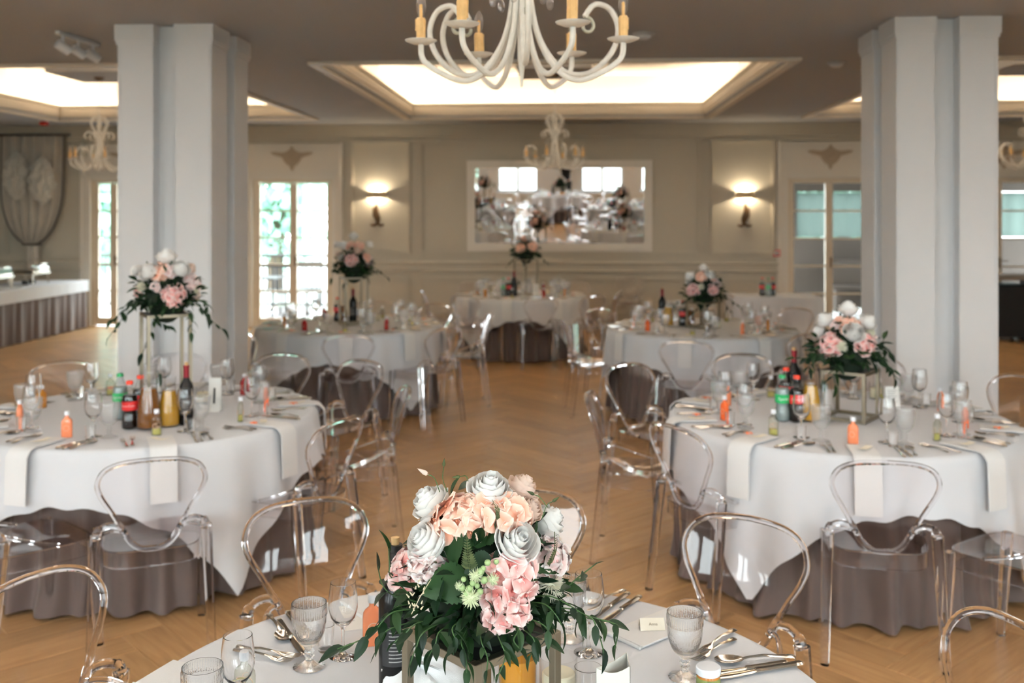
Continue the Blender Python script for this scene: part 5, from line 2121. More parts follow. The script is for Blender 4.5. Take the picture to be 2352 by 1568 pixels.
def floret_mb(seed, c_in, c_out, size=.029):
    rr = random.Random(seed)
    b = MB()
    b.col = []
    for k in range(4):
        a0 = k * pi / 2 + rr.uniform(-.1, .1)
        tilt = rr.uniform(.10, .42)
        sz = size * rr.uniform(.88, 1.1)
        nu, nv = 6, 5
        p = MB()
        cols = []
        def fn(u, v):
            a = u * 2 - 1
            w = .66 * sz * (sin(pi * min(1, .08 + .80 * v)) ** .6) * (1 if v < .7 else 1 - .25 * (v - .7) / .3)
            x = .002 + sz * v * (1 - .10 * a * a)
            y = a * w
            z = x * tilt + .0022 * sin(a * 6 + seed) * v + .003 * a * a * v - .010 * v * v * (1 if k % 2 else .4)
            return (x * cos(a0) - y * sin(a0), x * sin(a0) + y * cos(a0), z)
        p.grid(fn, nu, nv)
        for j in range(nv + 1):
            for i in range(nu + 1):
                f = min(1, (j / nv) ** 1.5 + .30 * abs(i / nu * 2 - 1) ** 2)
                cols.append(tuple(c_in[q] + (c_out[q] - c_in[q]) * f for q in range(3)))
        b.v.extend(p.v)
        b.f.extend([tuple(len(b.v) - len(p.v) + i for i in f) for f in p.f])
        b.mi.extend(p.mi)
        b.col.extend(cols)
    s = MB()
    s.sphere((0, 0, .003), .003, 6, 4)
    n0 = len(b.v)
    b.v.extend(s.v)
    b.f.extend([tuple(n0 + i for i in f) for f in s.f])
    b.mi.extend(s.mi)
    b.col.extend([c_in] * len(s.v))
    return b


PINK = ((.74, .22, .20), (.85, .70, .67))
PEACH = ((.84, .33, .20), (.86, .68, .58))
PALE = ((.72, .42, .40), (.83, .78, .76))
FLO = {'pink': [floret_mb(k, *PINK) for k in range(3)], 'peach': [floret_mb(10 + k, *PEACH) for k in range(3)], 'pale': [floret_mb(20 + k, *PALE) for k in range(3)]}
FLO_M = {k: [m.mesh('floret', M_FLORET) for m in v] for k, v in FLO.items()}


def rot_to(n, spin=0.0):
    q = Vector((0, 0, 1)).rotation_difference(Vector(n).normalized())
    return q.to_matrix().to_4x4() @ Matrix.Rotation(spin, 4, 'Z')


def hyd_layout(n, rx, ry, rz, seed):
    rr = random.Random(seed)
    out = []
    g = pi * (3 - sqrt(5))
    for k in range(n):
        z = 1 - (k + .5) / n * 1.25
        r = sqrt(max(0, 1 - z * z))
        a = k * g
        d = Vector((r * cos(a), r * sin(a), z))
        p = Vector((d.x * rx, d.y * ry, d.z * rz)) * rr.uniform(.90, 1.06)
        nn = Vector((d.x / rx, d.y / ry, d.z / rz)).normalized()
        nn = (nn + Vector((rr.uniform(-.3, .3), rr.uniform(-.3, .3), rr.uniform(-.2, .3)))).normalized()
        out.append(Matrix.Translation(p) @ rot_to(nn, rr.uniform(0, 1.5)))
    return out


_hc = MB()
_hc.sphere((0, 0, 0), .026, 10, 8)
HYD_CORE = _hc.mesh('hydrangea', M_OLIVE)


def hyd_join(col, seed, n=16, r=.045):
    b = MB()
    b.col = []
    s = MB()
    s.sphere((0, 0, 0), .028, 8, 6)
    s.col = [(.2, .22, .1)] * len(s.v)
    b.merge(s)
    for k, M in enumerate(hyd_layout(n, r, r, r * .8, seed)):
        b.merge(FLO[col][k % 3], M)
    return b.mesh('hydrangea', M_FLORET)


HYD_J = {c: hyd_join(c, 5) for c in FLO}


def leaf_mb(L, W, bend=.25, fold=.25, nv=6, tip=1.0, serr=0.0):
    def fn(u, v):
        a = u * 2 - 1
        w = W / 2 * (sin(pi * min(1.0, v ** (.75 * tip)) * .985 + .01) ** .85) * (1 + serr * (1 if int(v * 22) % 2 else -1) * abs(a))
        y = L * v * (1 - .12 * bend * v)
        z = -bend * L * v * v * .6 + abs(a) * w * fold
        return (a * w, y, z)
    return MB().grid(fn, 4, nv)


LEAF_S = [leaf_mb(.042, .017, .35, .3).mesh('leaf', M_LEAF), leaf_mb(.036, .016, -.1, .2).mesh('leaf', M_LEAF), leaf_mb(.05, .019, .6, .35).mesh('leaf', M_LEAF)]
LEAF_MB = [leaf_mb(.042, .017, .35, .3, 4), leaf_mb(.036, .016, -.1, .2, 4), leaf_mb(.05, .019, .6, .35, 4)]
LEAF_B = leaf_mb(.075, .062, .35, .22, 22, .8, .05).mesh('broad_leaf', M_LEAF2)
LEAF_BMB = leaf_mb(.075, .062, .35, .22, 10, .8)


def leaf_frame(p, d, up=Vector((0, 0, 1)), roll=0.0):
    """local +Y along d"""
    d = Vector(d).normalized()
    x = d.cross(up)
    if x.length < 1e-3:
        x = Vector((1, 0, 0))
    x.normalize()
    z = x.cross(d)
    M = Matrix((x, d, z)).transposed().to_4x4()
    return Matrix.Translation(p) @ M @ Matrix.Rotation(roll, 4, 'Y')


def sprig(parent, pts, nleaf, size=1.0, seed=0, rad=.0013, joined=False, droop=.5):
    """stem through points with alternating leaves; joined: everything in one mesh"""
    rr = random.Random(seed)
    path = [Vector(p) for p in bez([tuple(p) for p in pts], 6)]
    st = MB().tube(path, rad, 5)
    if not joined:
        so = link('sprig', st.mesh('sprig', M_STEM), parent)
    else:
        jb = MB()
        jb.merge(st)
    n = len(path)
    for k in range(nleaf):
        f = (k + .6) / nleaf
        i = min(n - 2, int(f * (n - 1)))
        p = path[i]
        t = (path[i + 1] - path[i]).normalized()
        side = t.cross(Vector((0, 0, 1)))
        if side.length < .1:
            side = Vector((1, 0, 0))
        side.normalize()
        d = t * .55 + side * (1 if k % 2 else -1) * rr.uniform(.5, 1.0) + Vector((0, 0, -droop * rr.uniform(.2, 1.2))) + Vector((rr.uniform(-.3, .3), rr.uniform(-.3, .3), 0))
        if k == nleaf - 1:
            d = t
        M = leaf_frame(p, d, roll=rr.uniform(-.7, .7)) @ Matrix.Scale(size * rr.uniform(.75, 1.15), 4)
        if joined:
            jb.merge(LEAF_MB[k % 3], M)
        else:
            link('leaf', LEAF_S[k % 3], so, M)
    if joined:
        link('sprig', jb.mesh('sprig', M_LEAF), parent)


def fern_mb(L=.09):
    b = MB()
    b.tube([(0, 0, 0), (0, L * .5, .006), (0, L, -.004)], .0010, 5)
    for k in range(13):
        v = .08 + .9 * k / 13
        for s in (-1, 1):
            l = L * .26 * (1 - v * .85)
            M = leaf_frame(Vector((0, L * v, .006 * sin(v * 3))), Vector((s, .55, 0)))
            b.merge(leaf_mb(l, l * .42, .1, .1, 3), M)
    return b


FERN = fern_mb().mesh('fern_frond', M_OLIVE)


def puff_mb(r, n, col_len=1.0):
    """brush-like blossom of fine spikes"""
    rr = random.Random(8)
    b = MB()
    b.sphere((0, 0, 0), r * .45, 8, 6)
    for k in range(n):
        d = Vector((rr.gauss(0, 1), rr.gauss(0, 1), rr.gauss(0, 1) + .4)).normalized()
        b.tube([d * r * .4, d * r * rr.uniform(.85, 1.1) + Vector((0, 0, -.1 * r))], [r * .045, r * .012], 4)
    return b


PUFF = puff_mb(.021, 150).mesh('thistle_blossom', mat('pale_green_bristle', (.62, .68, .44), .7))
CHRYS = puff_mb(.032, 260).mesh('cream_chrysanthemum', M_CREAM)


def ellipsoid_pos(px, py, v0, cu, cz, ru, rv, rz_):
    """point on the front of the flower dome at this pixel, and its outward normal (room axes)"""
    v = v0
    for _ in range(4):
        u = (px - CXP) * v / FPX
        z = HC - (py - HYP) * v / FPX
        t = 1 - ((u - cu) / ru) ** 2 - ((z - cz) / rz_) ** 2
        v = v0 - rv * sqrt(max(0.0, t))
    n = Vector(((u - cu) / ru ** 2, (v - v0) / rv ** 2, (z - cz) / rz_ ** 2))
    if n.length < 1e-6:
        n = Vector((0, -1, 0))
    n.normalize()
    return cw(u, v, z), cw(n.x, n.y, n.z)


def add_flower(parent, kind, p, n, sc, seed, detail):
    rr = random.Random(seed)
    n = (n + Vector((0, 0, .25))).normalized()
    if kind in ('rose', 'blush'):
        M = Matrix.Translation(p - n * (.030 if detail else .035) * sc) @ rot_to(n, rr.uniform(0, 6)) @ Matrix.Scale(sc, 4)
        if detail and kind == 'rose':
            o = link('rose', ROSE_CORE, parent, M)
            for li, m, PM in _pet:
                link('petal', PETAL_M[li], o, PM @ Matrix.Rotation(rr.uniform(-.05, .05), 4, 'Y') @ Matrix.Rotation(rr.uniform(-.12, .12), 4, 'Z'))
            link('sepals', SEPAL_M, o)
        else:
            link('rose', ROSE_JOIN if kind == 'rose' else ROSE_BLUSH, parent, M)
    elif kind in ('pink', 'peach', 'pale'):
        M = Matrix.Translation(p - n * .03 * sc) @ rot_to(n, rr.uniform(0, 6))
        if detail:
            sx, sy = (sc if isinstance(sc, tuple) else (sc, sc))
            o = link('hydrangea', HYD_CORE, parent, M)
            for k, FM in enumerate(hyd_layout(20, .046 * sx, .046 * sy, .04, seed)):
                link('floret', FLO_M[kind][k % 3], o, FM)
        else:
            link('hydrangea', HYD_J[kind], parent, M @ Matrix.Scale(sc, 4))
    elif kind == 'chrys':
        link('chrysanthemum', CHRYS, parent, Matrix.Translation(p - n * .012) @ rot_to(n) @ Matrix.Scale(sc, 4))


def foliage(parent, c, ru, rz_, n, seed, size=1.0, name='foliage'):
    """dense small leaves filling the dome"""
    rr = random.Random(seed)
    b = MB()
    for k in range(n):
        a = rr.uniform(0, 2 * pi)
        e = rr.uniform(-.25, 1.0)
        e = e * abs(e) ** .3
        rad = rr.uniform(.45, .97)
        d = Vector((cos(a) * sqrt(max(0, 1 - e * e)), sin(a) * sqrt(max(0, 1 - e * e)), e))
        p = c + Vector((d.x * ru, d.y * ru, d.z * rz_)) * rad
        dd = d + Vector((rr.uniform(-.7, .7), rr.uniform(-.7, .7), rr.uniform(-.6, .4)))
        b.merge(LEAF_MB[k % 3], leaf_frame(p, dd, roll=rr.uniform(-1, 1)) @ Matrix.Scale(size * rr.uniform(.7, 1.2), 4))
    m = b.mesh(name, M_LEAF)
    o = link(name, m, parent)
    o['kind'] = 'stuff'
    return o


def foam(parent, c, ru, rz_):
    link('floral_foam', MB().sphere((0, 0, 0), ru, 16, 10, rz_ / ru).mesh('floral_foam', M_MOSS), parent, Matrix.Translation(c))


BOUQ = {
    'T1': dict(c=(383, 5.29), ztop=1.288, ru=.165, rz=.235,
               f=[('rose', 382, 592, 1.2), ('rose', 343, 624, 1.15), ('rose', 413, 618, 1.15), ('rose', 316, 623, .8), ('blush', 439, 614, .8), ('chrys', 321, 656, 1.0), ('peach', 364, 612, 1.05),
                  ('pink', 405, 673, 1.15), ('pink', 309, 662, .7), ('pale', 394, 612, .8), ('pale', 352, 655, .5), ('pale', 436, 652, .6), ('chrys', 449, 668, .5)],
               s=[[(310, 690), (282, 730), (246, 780)], [(352, 722), (346, 770), (325, 815)], [(352, 735), (375, 745), (385, 748)], [(455, 702), (478, 728), (512, 757)], [(432, 715), (440, 740), (440, 765)], [(300, 690), (275, 720), (258, 735)], [(460, 690), (475, 700), (478, 720)]]),
    'T2': dict(c=(1945, 5.12), ztop=1.016, ru=.165, rz=.24,
               f=[('rose', 1948, 712, 1.15), ('rose', 1896, 736, 1.05), ('rose', 1961, 764, 1.2), ('rose', 1991, 741, 1.05), ('chrys', 1933, 794, 1.0), ('chrys', 2003, 760, .9), ('peach', 1955, 737, 1.05),
                  ('pink', 1899, 785, 1.2), ('pink', 2000, 783, 1.15), ('peach', 1925, 727, .5), ('pale', 1916, 740, .5)],
               s=[[(1880, 812), (1855, 822), (1824, 822)], [(2008, 810), (2035, 835), (2064, 860)], [(2012, 800), (2025, 795), (2030, 778)], [(1920, 838), (1914, 860), (1918, 885)], [(1868, 818), (1858, 838), (1860, 850)], [(2020, 820), (2045, 845), (2055, 870)], [(2012, 790), (2030, 800), (2042, 812)]]),
    'T3': dict(c=(813, 9.42), ztop=1.212, ru=.17, rz=.245,
               f=[('rose', 812, 543, 1.1), ('rose', 790, 564, 1.1), ('rose', 848, 562, .9), ('rose', 776, 562, .8), ('peach', 803, 556, 1.0), ('peach', 829, 557, 1.0), ('blush', 822, 575, 1.0), ('peach', 850, 588, .9),
                  ('pink', 806, 592, 1.2), ('blush', 776, 582, .8)],
               s=[[(848, 608), (868, 620), (890, 638)], [(777, 600), (768, 618), (762, 640)], [(800, 625), (798, 640), (792, 650)], [(836, 622), (840, 632), (845, 640)]]),
    'T4': dict(c=(1616, 9.17), ztop=1.002, ru=.165, rz=.25,
               f=[('rose', 1616, 616, 1.0), ('rose', 1586, 634, 1.2), ('rose', 1630, 632, 1.1), ('chrys', 1610, 657, 1.05), ('peach', 1610, 629, 1.0), ('pink', 1586, 662, 1.2), ('pink', 1645, 663, 1.0), ('peach', 1640, 634, .6)],
               s=[[(1590, 682), (1575, 690), (1560, 695)], [(1650, 680), (1668, 700), (1680, 720)], [(1655, 680), (1680, 690), (1698, 705)], [(1610, 690), (1606, 702), (1596, 715)]]),
    'T5': dict(c=(1208, 12.83), ztop=1.222, ru=.17, rz=.25,
               f=[('rose', 1209, 531, 1.0), ('rose', 1214, 547, 1.1), ('rose', 1230, 541, .9), ('peach', 1203, 542, 1.1), ('peach', 1192, 567, 1.2), ('peach', 1226, 563, 1.2), ('blush', 1190, 545, .8), ('blush', 1222, 552, .8)],
               s=[[(1186, 585), (1175, 598), (1164, 612)], [(1236, 582), (1248, 594), (1258, 606)], [(1208, 592), (1206, 602), (1207, 615)]]),
}
for t, B in BOUQ.items():
    pxc, v0 = B['c']
    cu = (pxc - CXP) * v0 / FPX
    base = cw(cu, v0, B['ztop'])
    r = thing('flower_arrangement', 'white and pink bouquet on its %s stand %s' % ('tall' if STANDS[t][0] > .3 else 'low', TABLES[t][2]), 'flowers', TR())
    cz = B['ztop'] + .06
    c = Vector((base.x, base.y, cz))
    link('bowl', MB().lathe([(0, 0), (.07, 0), (.085, .03), (.08, .035), (0, .03)], 20).mesh('bowl', M_BLACK), r, Matrix.Translation((base.x, base.y, B['ztop'] - .001)))
    foam(r, c + Vector((0, 0, .03)), B['ru'] * .62, B['rz'] * .62)
    foliage(r, c, B['ru'] * 1.12, B['rz'] * .92, 330, int(t[1]) + len(B['f']), 1.25)
    for k, (kind, px, py, sc) in enumerate(B['f']):
        p, n = ellipsoid_pos(px, py, v0, cu, cz, B['ru'], B['ru'] * .95, B['rz'])
        if kind == 'rose':
            p, sc = p + n * .012, sc * 1.18
        elif kind in ('pink', 'peach', 'pale'):
            p, sc = p - n * .012, sc * .95
        add_flower(r, kind, p, n, sc, k + 3, False)
    # the far side carries flowers too (they show in the mirror)
    for k in range(6):
        a = (k / 5 - .5) * 2.4
        e = (.55, .15, .4, .8, .1, .5)[k]
        n = cw(sin(a) * cos(e), cos(a) * cos(e), sin(e))
        p = c + Vector((n.x * B['ru'], n.y * B['ru'], n.z * B['rz']))
        add_flower(r, ('rose', 'pink', 'peach', 'rose', 'blush', 'pale')[k], p, n, 1.05, 40 + k, False)
    for k, s in enumerate(B['s']):
        pts = [at_depth(px, py, v0 - .13 + .02 * i) for i, (px, py) in enumerate(s)]
        st = (pts[0] + c) * .5
        sprig(r, [st] + pts, 9, 1.35, k, .0016, True)

# ------------------------------------------------------------------ the near arrangement, flower by flower
V0 = 2.005
CU = (1107 - CXP) * V0 / FPX
CZ = 1.075
r = thing('flower_arrangement', 'large bouquet of white roses and blush hydrangeas in sharp focus, nearest the camera', 'flowers', TR())
base = cw(CU, V0, .98)
c0 = Vector((base.x, base.y, CZ))
link('bowl', MB().lathe([(0, 0), (.075, 0), (.092, .03), (.088, .036), (0, .03)], 28).mesh('bowl', M_BLACK), r, Matrix.Translation((base.x, base.y, .9805)))
foam(r, c0 + Vector((0, 0, .0)), .115, .135)
foliage(r, c0 + Vector((0, 0, -.02)), .165, .20, 420, 3, 1.15)
NEAR = [('rose', 1124, 1128, 1.12), ('rose', 990, 1160, 1.08), ('rose', 982, 1242, 1.15), ('rose', 1187, 1244, 1.15), ('rose', 1258, 1205, 1.0), ('blush', 1198, 1140, .95), ('blush', 1216, 1172, .75),
        ('peach', 1048, 1178, (1.0, .75)), ('peach', 1100, 1172, (.72, .68)), ('peach', 1172, 1176, (.75, .62)), ('pink', 1180, 1325, (.82, .85)), ('pink', 1170, 1398, (.76, .70)), ('pink', 925, 1312, (.68, .85)),
        ('pale', 1276, 1275, (.6, .7)), ('chrys', 1276, 1340, 1.0), ('pale', 972, 1296, (.36, .34))]
for k, (kind, px, py, sc) in enumerate(NEAR):
    p, n = ellipsoid_pos(px, py, V0, CU, CZ, .160, .155, .215)
    if isinstance(sc, tuple):
        n2 = (n + Vector((0, 0, .25))).normalized()
        M = Matrix.Translation(p - n2 * .022) @ rot_to(n2, 0)
        o = link('hydrangea', HYD_CORE, r, M)
        for q, FM in enumerate(hyd_layout(15, .052 * sc[0], .052 * sc[1], .034, k)):
            link('floret', FLO_M[kind][q % 3], o, FM)
    else:
        add_flower(r, kind, p, n, sc, k + 1, True)
# broad leaves
for k, (px, py, ang, sc, roll) in enumerate(((1040, 1118, 80, .7, .3), (1070, 1128, 30, .55, .2), (1040, 1262, 255, 1.0, .4), (1022, 1345, 200, 1.25, -.2), (1000, 1370, 250, 1.0, .5), (1245, 1285, -20, 1.15, .2),
                                             (1228, 1225, 60, .75, .4), (1090, 1225, 100, .9, .2), (1118, 1215, 70, .8, -.3), (1060, 1215, 140, .8, .2), (1150, 1290, 240, .6, .3), (1098, 1300, 200, .8, .1))):
    p, n = ellipsoid_pos(px, py, V0, CU, CZ, .150, .145, .20)
    a = radians(ang)
    d = cw(cos(a), -.25, sin(a))
    x = d.cross(n)
    x.normalize()
    M = Matrix.Translation(p) @ Matrix((x, d.normalized(), x.cross(d.normalized()))).transposed().to_4x4() @ Matrix.Rotation(roll, 4, 'Y') @ Matrix.Scale(sc, 4) @ Matrix.Translation((0, -.037, 0))
    link('broad_leaf', LEAF_B, r, M)
# ferns, berries, thistles, buds
for px, py, ang, sc in ((1080, 1312, 95, .85), (1262, 1300, 80, .8), (1150, 1195, 110, .5)):
    p, n = ellipsoid_pos(px, py, V0, CU, CZ, .165, .165, .215)
    a = radians(ang)
    d = cw(cos(a), -.2, sin(a)).normalized()
    x = d.cross(n).normalized()
    link('fern_frond', FERN, r, Matrix.Translation(p) @ Matrix((x, d, x.cross(d))).transposed().to_4x4() @ Matrix.Scale(sc, 4))
for px, py, sc in ((1082, 1372, 1.0), (1093, 1322, .7), (1132, 1330, .62), (1055, 1345, .45)):
    p, n = ellipsoid_pos(px, py, V0, CU, CZ, .175, .178, .22)
    link('thistle_blossom', PUFF, r, Matrix.Translation(p) @ rot_to(n + Vector((0, 0, -.6))) @ Matrix.Scale(sc, 4))
bym = MB().sphere((0, 0, 0), .0062, 10, 8, 1.25).mesh('berry', M_BERRY)
for k, (px, py) in enumerate(((1065, 1330), (1062, 1350), (1078, 1352), (1096, 1345), (1103, 1358), (1112, 1332), (1110, 1305), (1120, 1292), (1104, 1312), (1140, 1290), (1086, 1338), (1072, 1364))):
    p, n = ellipsoid_pos(px, py, V0, CU, CZ, .172, .175, .22)
    b = link('berry', bym, r, Matrix.Translation(p) @ rot_to(n) @ Matrix.Scale(.85 + .3 * (k % 3) / 2, 4))
    link('stalk', MB().tube([(0, 0, -.006), (0, .004, -.03)], .0008, 5).mesh('stalk', M_STEM), b)
for k, pts in enumerate(([(1028, 1130, 1.95), (1017, 1100, 1.95), (1019, 1072, 1.95)], [(1075, 1105, 1.9), (1070, 1093, 1.9), (1058, 1094, 1.9)], [(1245, 1190, 1.88), (1256, 1160, 1.88), (1268, 1152, 1.88)],
                         [(1010, 1130, 1.96), (998, 1098, 1.96), (984, 1090, 1.96)], [(1258, 1165, 1.9), (1240, 1142, 1.9), (1228, 1136, 1.9)])):
    P_ = [at_depth(*q) for q in pts]
    s = link('tendril', MB().tube(bez([tuple(q) for q in P_], 6), .0009, 5).mesh('tendril', M_STEM), r)
    bud = MB().lathe([(0, 0), (.0035, .003), (.0042, .008), (.002, .016), (0, .022)], 10).mesh('bud', M_BLUSH if k in (3,) else M_OLIVE)
    link('bud', bud, s, Matrix.Translation(P_[-1]) @ rot_to(P_[-1] - P_[-2]) @ Matrix.Scale(1.2 if k == 3 else .8, 4))
# sprays
SPR = [([(1255, 1368, 1.90), (1300, 1385, 1.87), (1345, 1412, 1.85), (1402, 1428, 1.84)], 13, 1.0), ([(1285, 1358, 1.93), (1325, 1328, 1.91), (1372, 1292, 1.90)], 7, .85),
       ([(1345, 1412, 1.85), (1372, 1448, 1.84), (1388, 1500, 1.84)], 6, .9), ([(1400, 1428, 1.84), (1418, 1450, 1.84), (1412, 1490, 1.84)], 4, .8), ([(1320, 1400, 1.86), (1330, 1430, 1.86), (1338, 1460, 1.86)], 4, .8),
       ([(920, 1390, 1.95), (880, 1425, 1.92), (835, 1465, 1.90), (775, 1490, 1.88)], 9, 1.15), ([(915, 1370, 1.97), (880, 1345, 1.97), (868, 1300, 1.97)], 5, 1.15), ([(905, 1330, 1.98), (895, 1295, 1.98), (893, 1260, 1.98)], 3, 1.0),
       ([(930, 1400, 1.92), (895, 1410, 1.9), (868, 1440, 1.9)], 5, 1.2), ([(905, 1440, 1.9), (880, 1460, 1.9), (862, 1500, 1.9)], 5, 1.1), ([(975, 1450, 1.86), (955, 1490, 1.85), (940, 1530, 1.85)], 7, .9),
       ([(1060, 1470, 1.84), (1070, 1505, 1.83), (1072, 1545, 1.83)], 7, .9), ([(1105, 1470, 1.83), (1120, 1515, 1.82), (1110, 1580, 1.82)], 8, .7), ([(1150, 1475, 1.83), (1160, 1510, 1.82), (1140, 1560, 1.82)], 7, .7),
       ([(1215, 1455, 1.86), (1228, 1480, 1.85), (1216, 1510, 1.85)], 6, .8), ([(1240, 1430, 1.86), (1262, 1455, 1.85), (1258, 1490, 1.85)], 6, .9), ([(1010, 1450, 1.85), (1000, 1480, 1.84), (985, 1505, 1.84)], 7, .9),
       ([(1245, 1385, 1.88), (1275, 1410, 1.86), (1290, 1435, 1.86)], 6, 1.1), ([(960, 1430, 1.88), (930, 1455, 1.87), (905, 1475, 1.87)], 7, .95), ([(1040, 1440, 1.84), (1045, 1470, 1.83), (1030, 1500, 1.83)], 6, .95),
       ([(950, 1380, 1.92), (935, 1360, 1.92), (925, 1350, 1.92)], 4, .9), ([(1190, 1440, 1.84), (1180, 1470, 1.83), (1195, 1490, 1.83)], 6, .8)]
for k, (pts, n, s) in enumerate(SPR):
    P_ = [at_depth(*q) for q in pts]
    sprig(r, [(P_[0] + c0 + Vector((0, 0, -.04))) * .5] + P_, n, s, 60 + k)
rr = random.Random(31)
for k in range(150):     # skirt of small leaves around the foot of the bouquet
    a = rr.uniform(0, 2 * pi)
    rad = rr.uniform(.09, .155)
    p = Vector((c0.x + rad * cos(a), c0.y + rad * sin(a), 1.0 + rr.uniform(-.005, .10)))
    d = Vector((cos(a), sin(a), rr.uniform(-.6, .6))) + Vector((rr.uniform(-.6, .6), rr.uniform(-.6, .6), 0))
    link('leaf', LEAF_S[k % 3], r, leaf_frame(p, d, roll=rr.uniform(-.9, .9)) @ Matrix.Scale(rr.uniform(.55, .95), 4))
dried = MB()
for k in range(16):
    p = at_depth(960 + rr.uniform(-22, 18), 1375 + rr.uniform(-40, 30), 1.86)
    dried.tube([p, p + Vector((rr.uniform(-.006, .006), 0, .006))], [.0018, .0009], 5)
dried.tube([at_depth(990, 1330, 1.87), at_depth(965, 1370, 1.86), at_depth(945, 1410, 1.86)], .0008, 5)
link('dried_spray', dried.mesh('dried_spray', mat('straw_buds', (.55, .47, .33), .7)), r)
# ------------------------------------------------------------------ nearest table, laid item by item
N0 = TABLES['T0'][2]


def near(name, spec, px, py, zref, cat, label, sc=1.0, rz=0.0):
    """stand a thing on the cloth so that its level zref (above the cloth) shows at this pixel"""
    p = on_plane(px, py, ZT + zref)
    return place(name, spec, TR((p.x, p.y, ZT + .0008), PSI + rz, sc), cat, label=label)


def flat(name, spec, a, b, cat, label, sc=1.0, dz=.001, length=None):
    """lay a long thing from pixel a (handle end) to pixel b"""
    p, q = on_plane(a[0], a[1], ZT), on_plane(b[0], b[1], ZT)
    m = (p + q) / 2
    ang = atan2(q.y - p.y, q.x - p.x)
    return place(name, spec, TR((m.x, m.y, ZT + dz), ang, sc), cat, label=label)


near('wine_glass', WINE_HI, 788, 1508, 0, 'wine glass', 'clear stemmed wine glass left of the near bouquet, beside the goblet')
near('wine_glass', WINE_HI, 546, 1458, .178, 'wine glass', 'wine glass at lower left with a pale bottle seen through it')
near('wine_glass', WINE_HI, 1352, 1500, 0, 'wine glass', 'wine glass right of the near bouquet, behind the leaf spray', 1.08)
near('goblet', GOB_HI, 710, 1532, 0, 'goblet', 'embossed goblet standing left of the near bouquet')
near('goblet', GOB_HI, 465, 1530, .15, 'goblet', 'embossed goblet cut by the bottom edge, lower left')
near('goblet', GOB_HI, 1573, 1557, 0, 'goblet', 'embossed goblet on the right side of the nearest table')
near('goblet', GOB_HI, 1308, 1468, 0, 'goblet', 'embossed goblet half hidden behind the cream chrysanthemum')
near('shot_glass', TUM_HI, 748, 1494, 0, 'glass', 'tiny shot glass right of the left goblet')
near('shot_glass', tumbler_mb(40, .075, .030).mesh('tumbler', M_GLASS), 1351, 1532, .075, 'glass', 'plain tumbler beside the folded menu')
near('favor_bottle', FAV['orange'], 856, 1480, 0, 'bottle', 'peach-orange bottle with ring emblem and white cap, left of near bouquet', 1.06, .25)
near('favor_bottle', FAV['pale'], 562, 1494, .118, 'bottle', 'pale yellow bottle behind the lower left wine glass', 1.0, -.3)
near('wine_bottle', WBOT_B, 908, 1572, 0, 'bottle', 'dark wine bottle with fine print label behind the near bouquet', 1.0, .35)
p = cw(.012, 2.185, ZT)
JUICE = [('glass', MB().lathe([(0, 0), (.040, 0), (.044, .004), (.044, .135), (.040, .155), (.0385, .155), (.042, .135), (.042, .006), (0, .005)], 36).mesh('glass', M_THIN)),
         ('juice', MB().lathe([(0, .0065), (.0405, .0065), (.0412, .085), (0, .085)], 32).mesh('juice', mat('orange_drink_clear', (.80, .36, .04), .08, trans=.35)))]
_ml = MB()
for k in range(7):
    a = k * .9
    q = Vector((.026 * cos(a), .026 * sin(a), .095 + .006 * (k % 3)))
    _ml.merge(leaf_mb(.05, .03, .3, .2), leaf_frame(q, Vector((cos(a + 1), sin(a + 1), .7))))
JUICE.append(('mint_leaf', _ml.mesh('mint_leaf', M_LEAF2)))
place('juice_jug', JUICE, TR((p.x, p.y, ZT + .0008)), 'jug', label='glass jug of orange drink with mint behind the near flower stand')
near('candle_jar', candle_spec(.10, .042, .065), 1283, 1506, .10, 'candle', 'ivory candle in a clear glass beside the near flower stand')


def jar_spec():
    body = [(0, 0), (.020, 0), (.0235, .003), (.0235, .030), (.021, .036), (0, .036)]
    S = [('jar_body', MB().lathe(body, 28).mesh('jar_body', mat('honey_jar', (.42, .16, .03), .15)))]
    lab = MB().lathe([(.0238, .006), (.0240, .007), (.0240, .028), (.0238, .029)], 28).mesh('label', mat('leafy_jar_label', (.16, .20, .06), .5, var=.8, vscale=90))
    S.append(('label', lab))
    S.append(('lid', MB().lathe([(0, .034), (.0235, .034), (.0248, .036), (.0248, .047), (.023, .049), (0, .0495)], 36, mod=lambda k, a: 1 + (.015 * cos(a * 30) if k in (2, 3) else 0)).mesh('lid', M_WCAP)))
    return S


near('honey_jar', jar_spec(), 1627, 1535, .049, 'jar', 'small honey jar with white lid at the bottom right', 1.1)


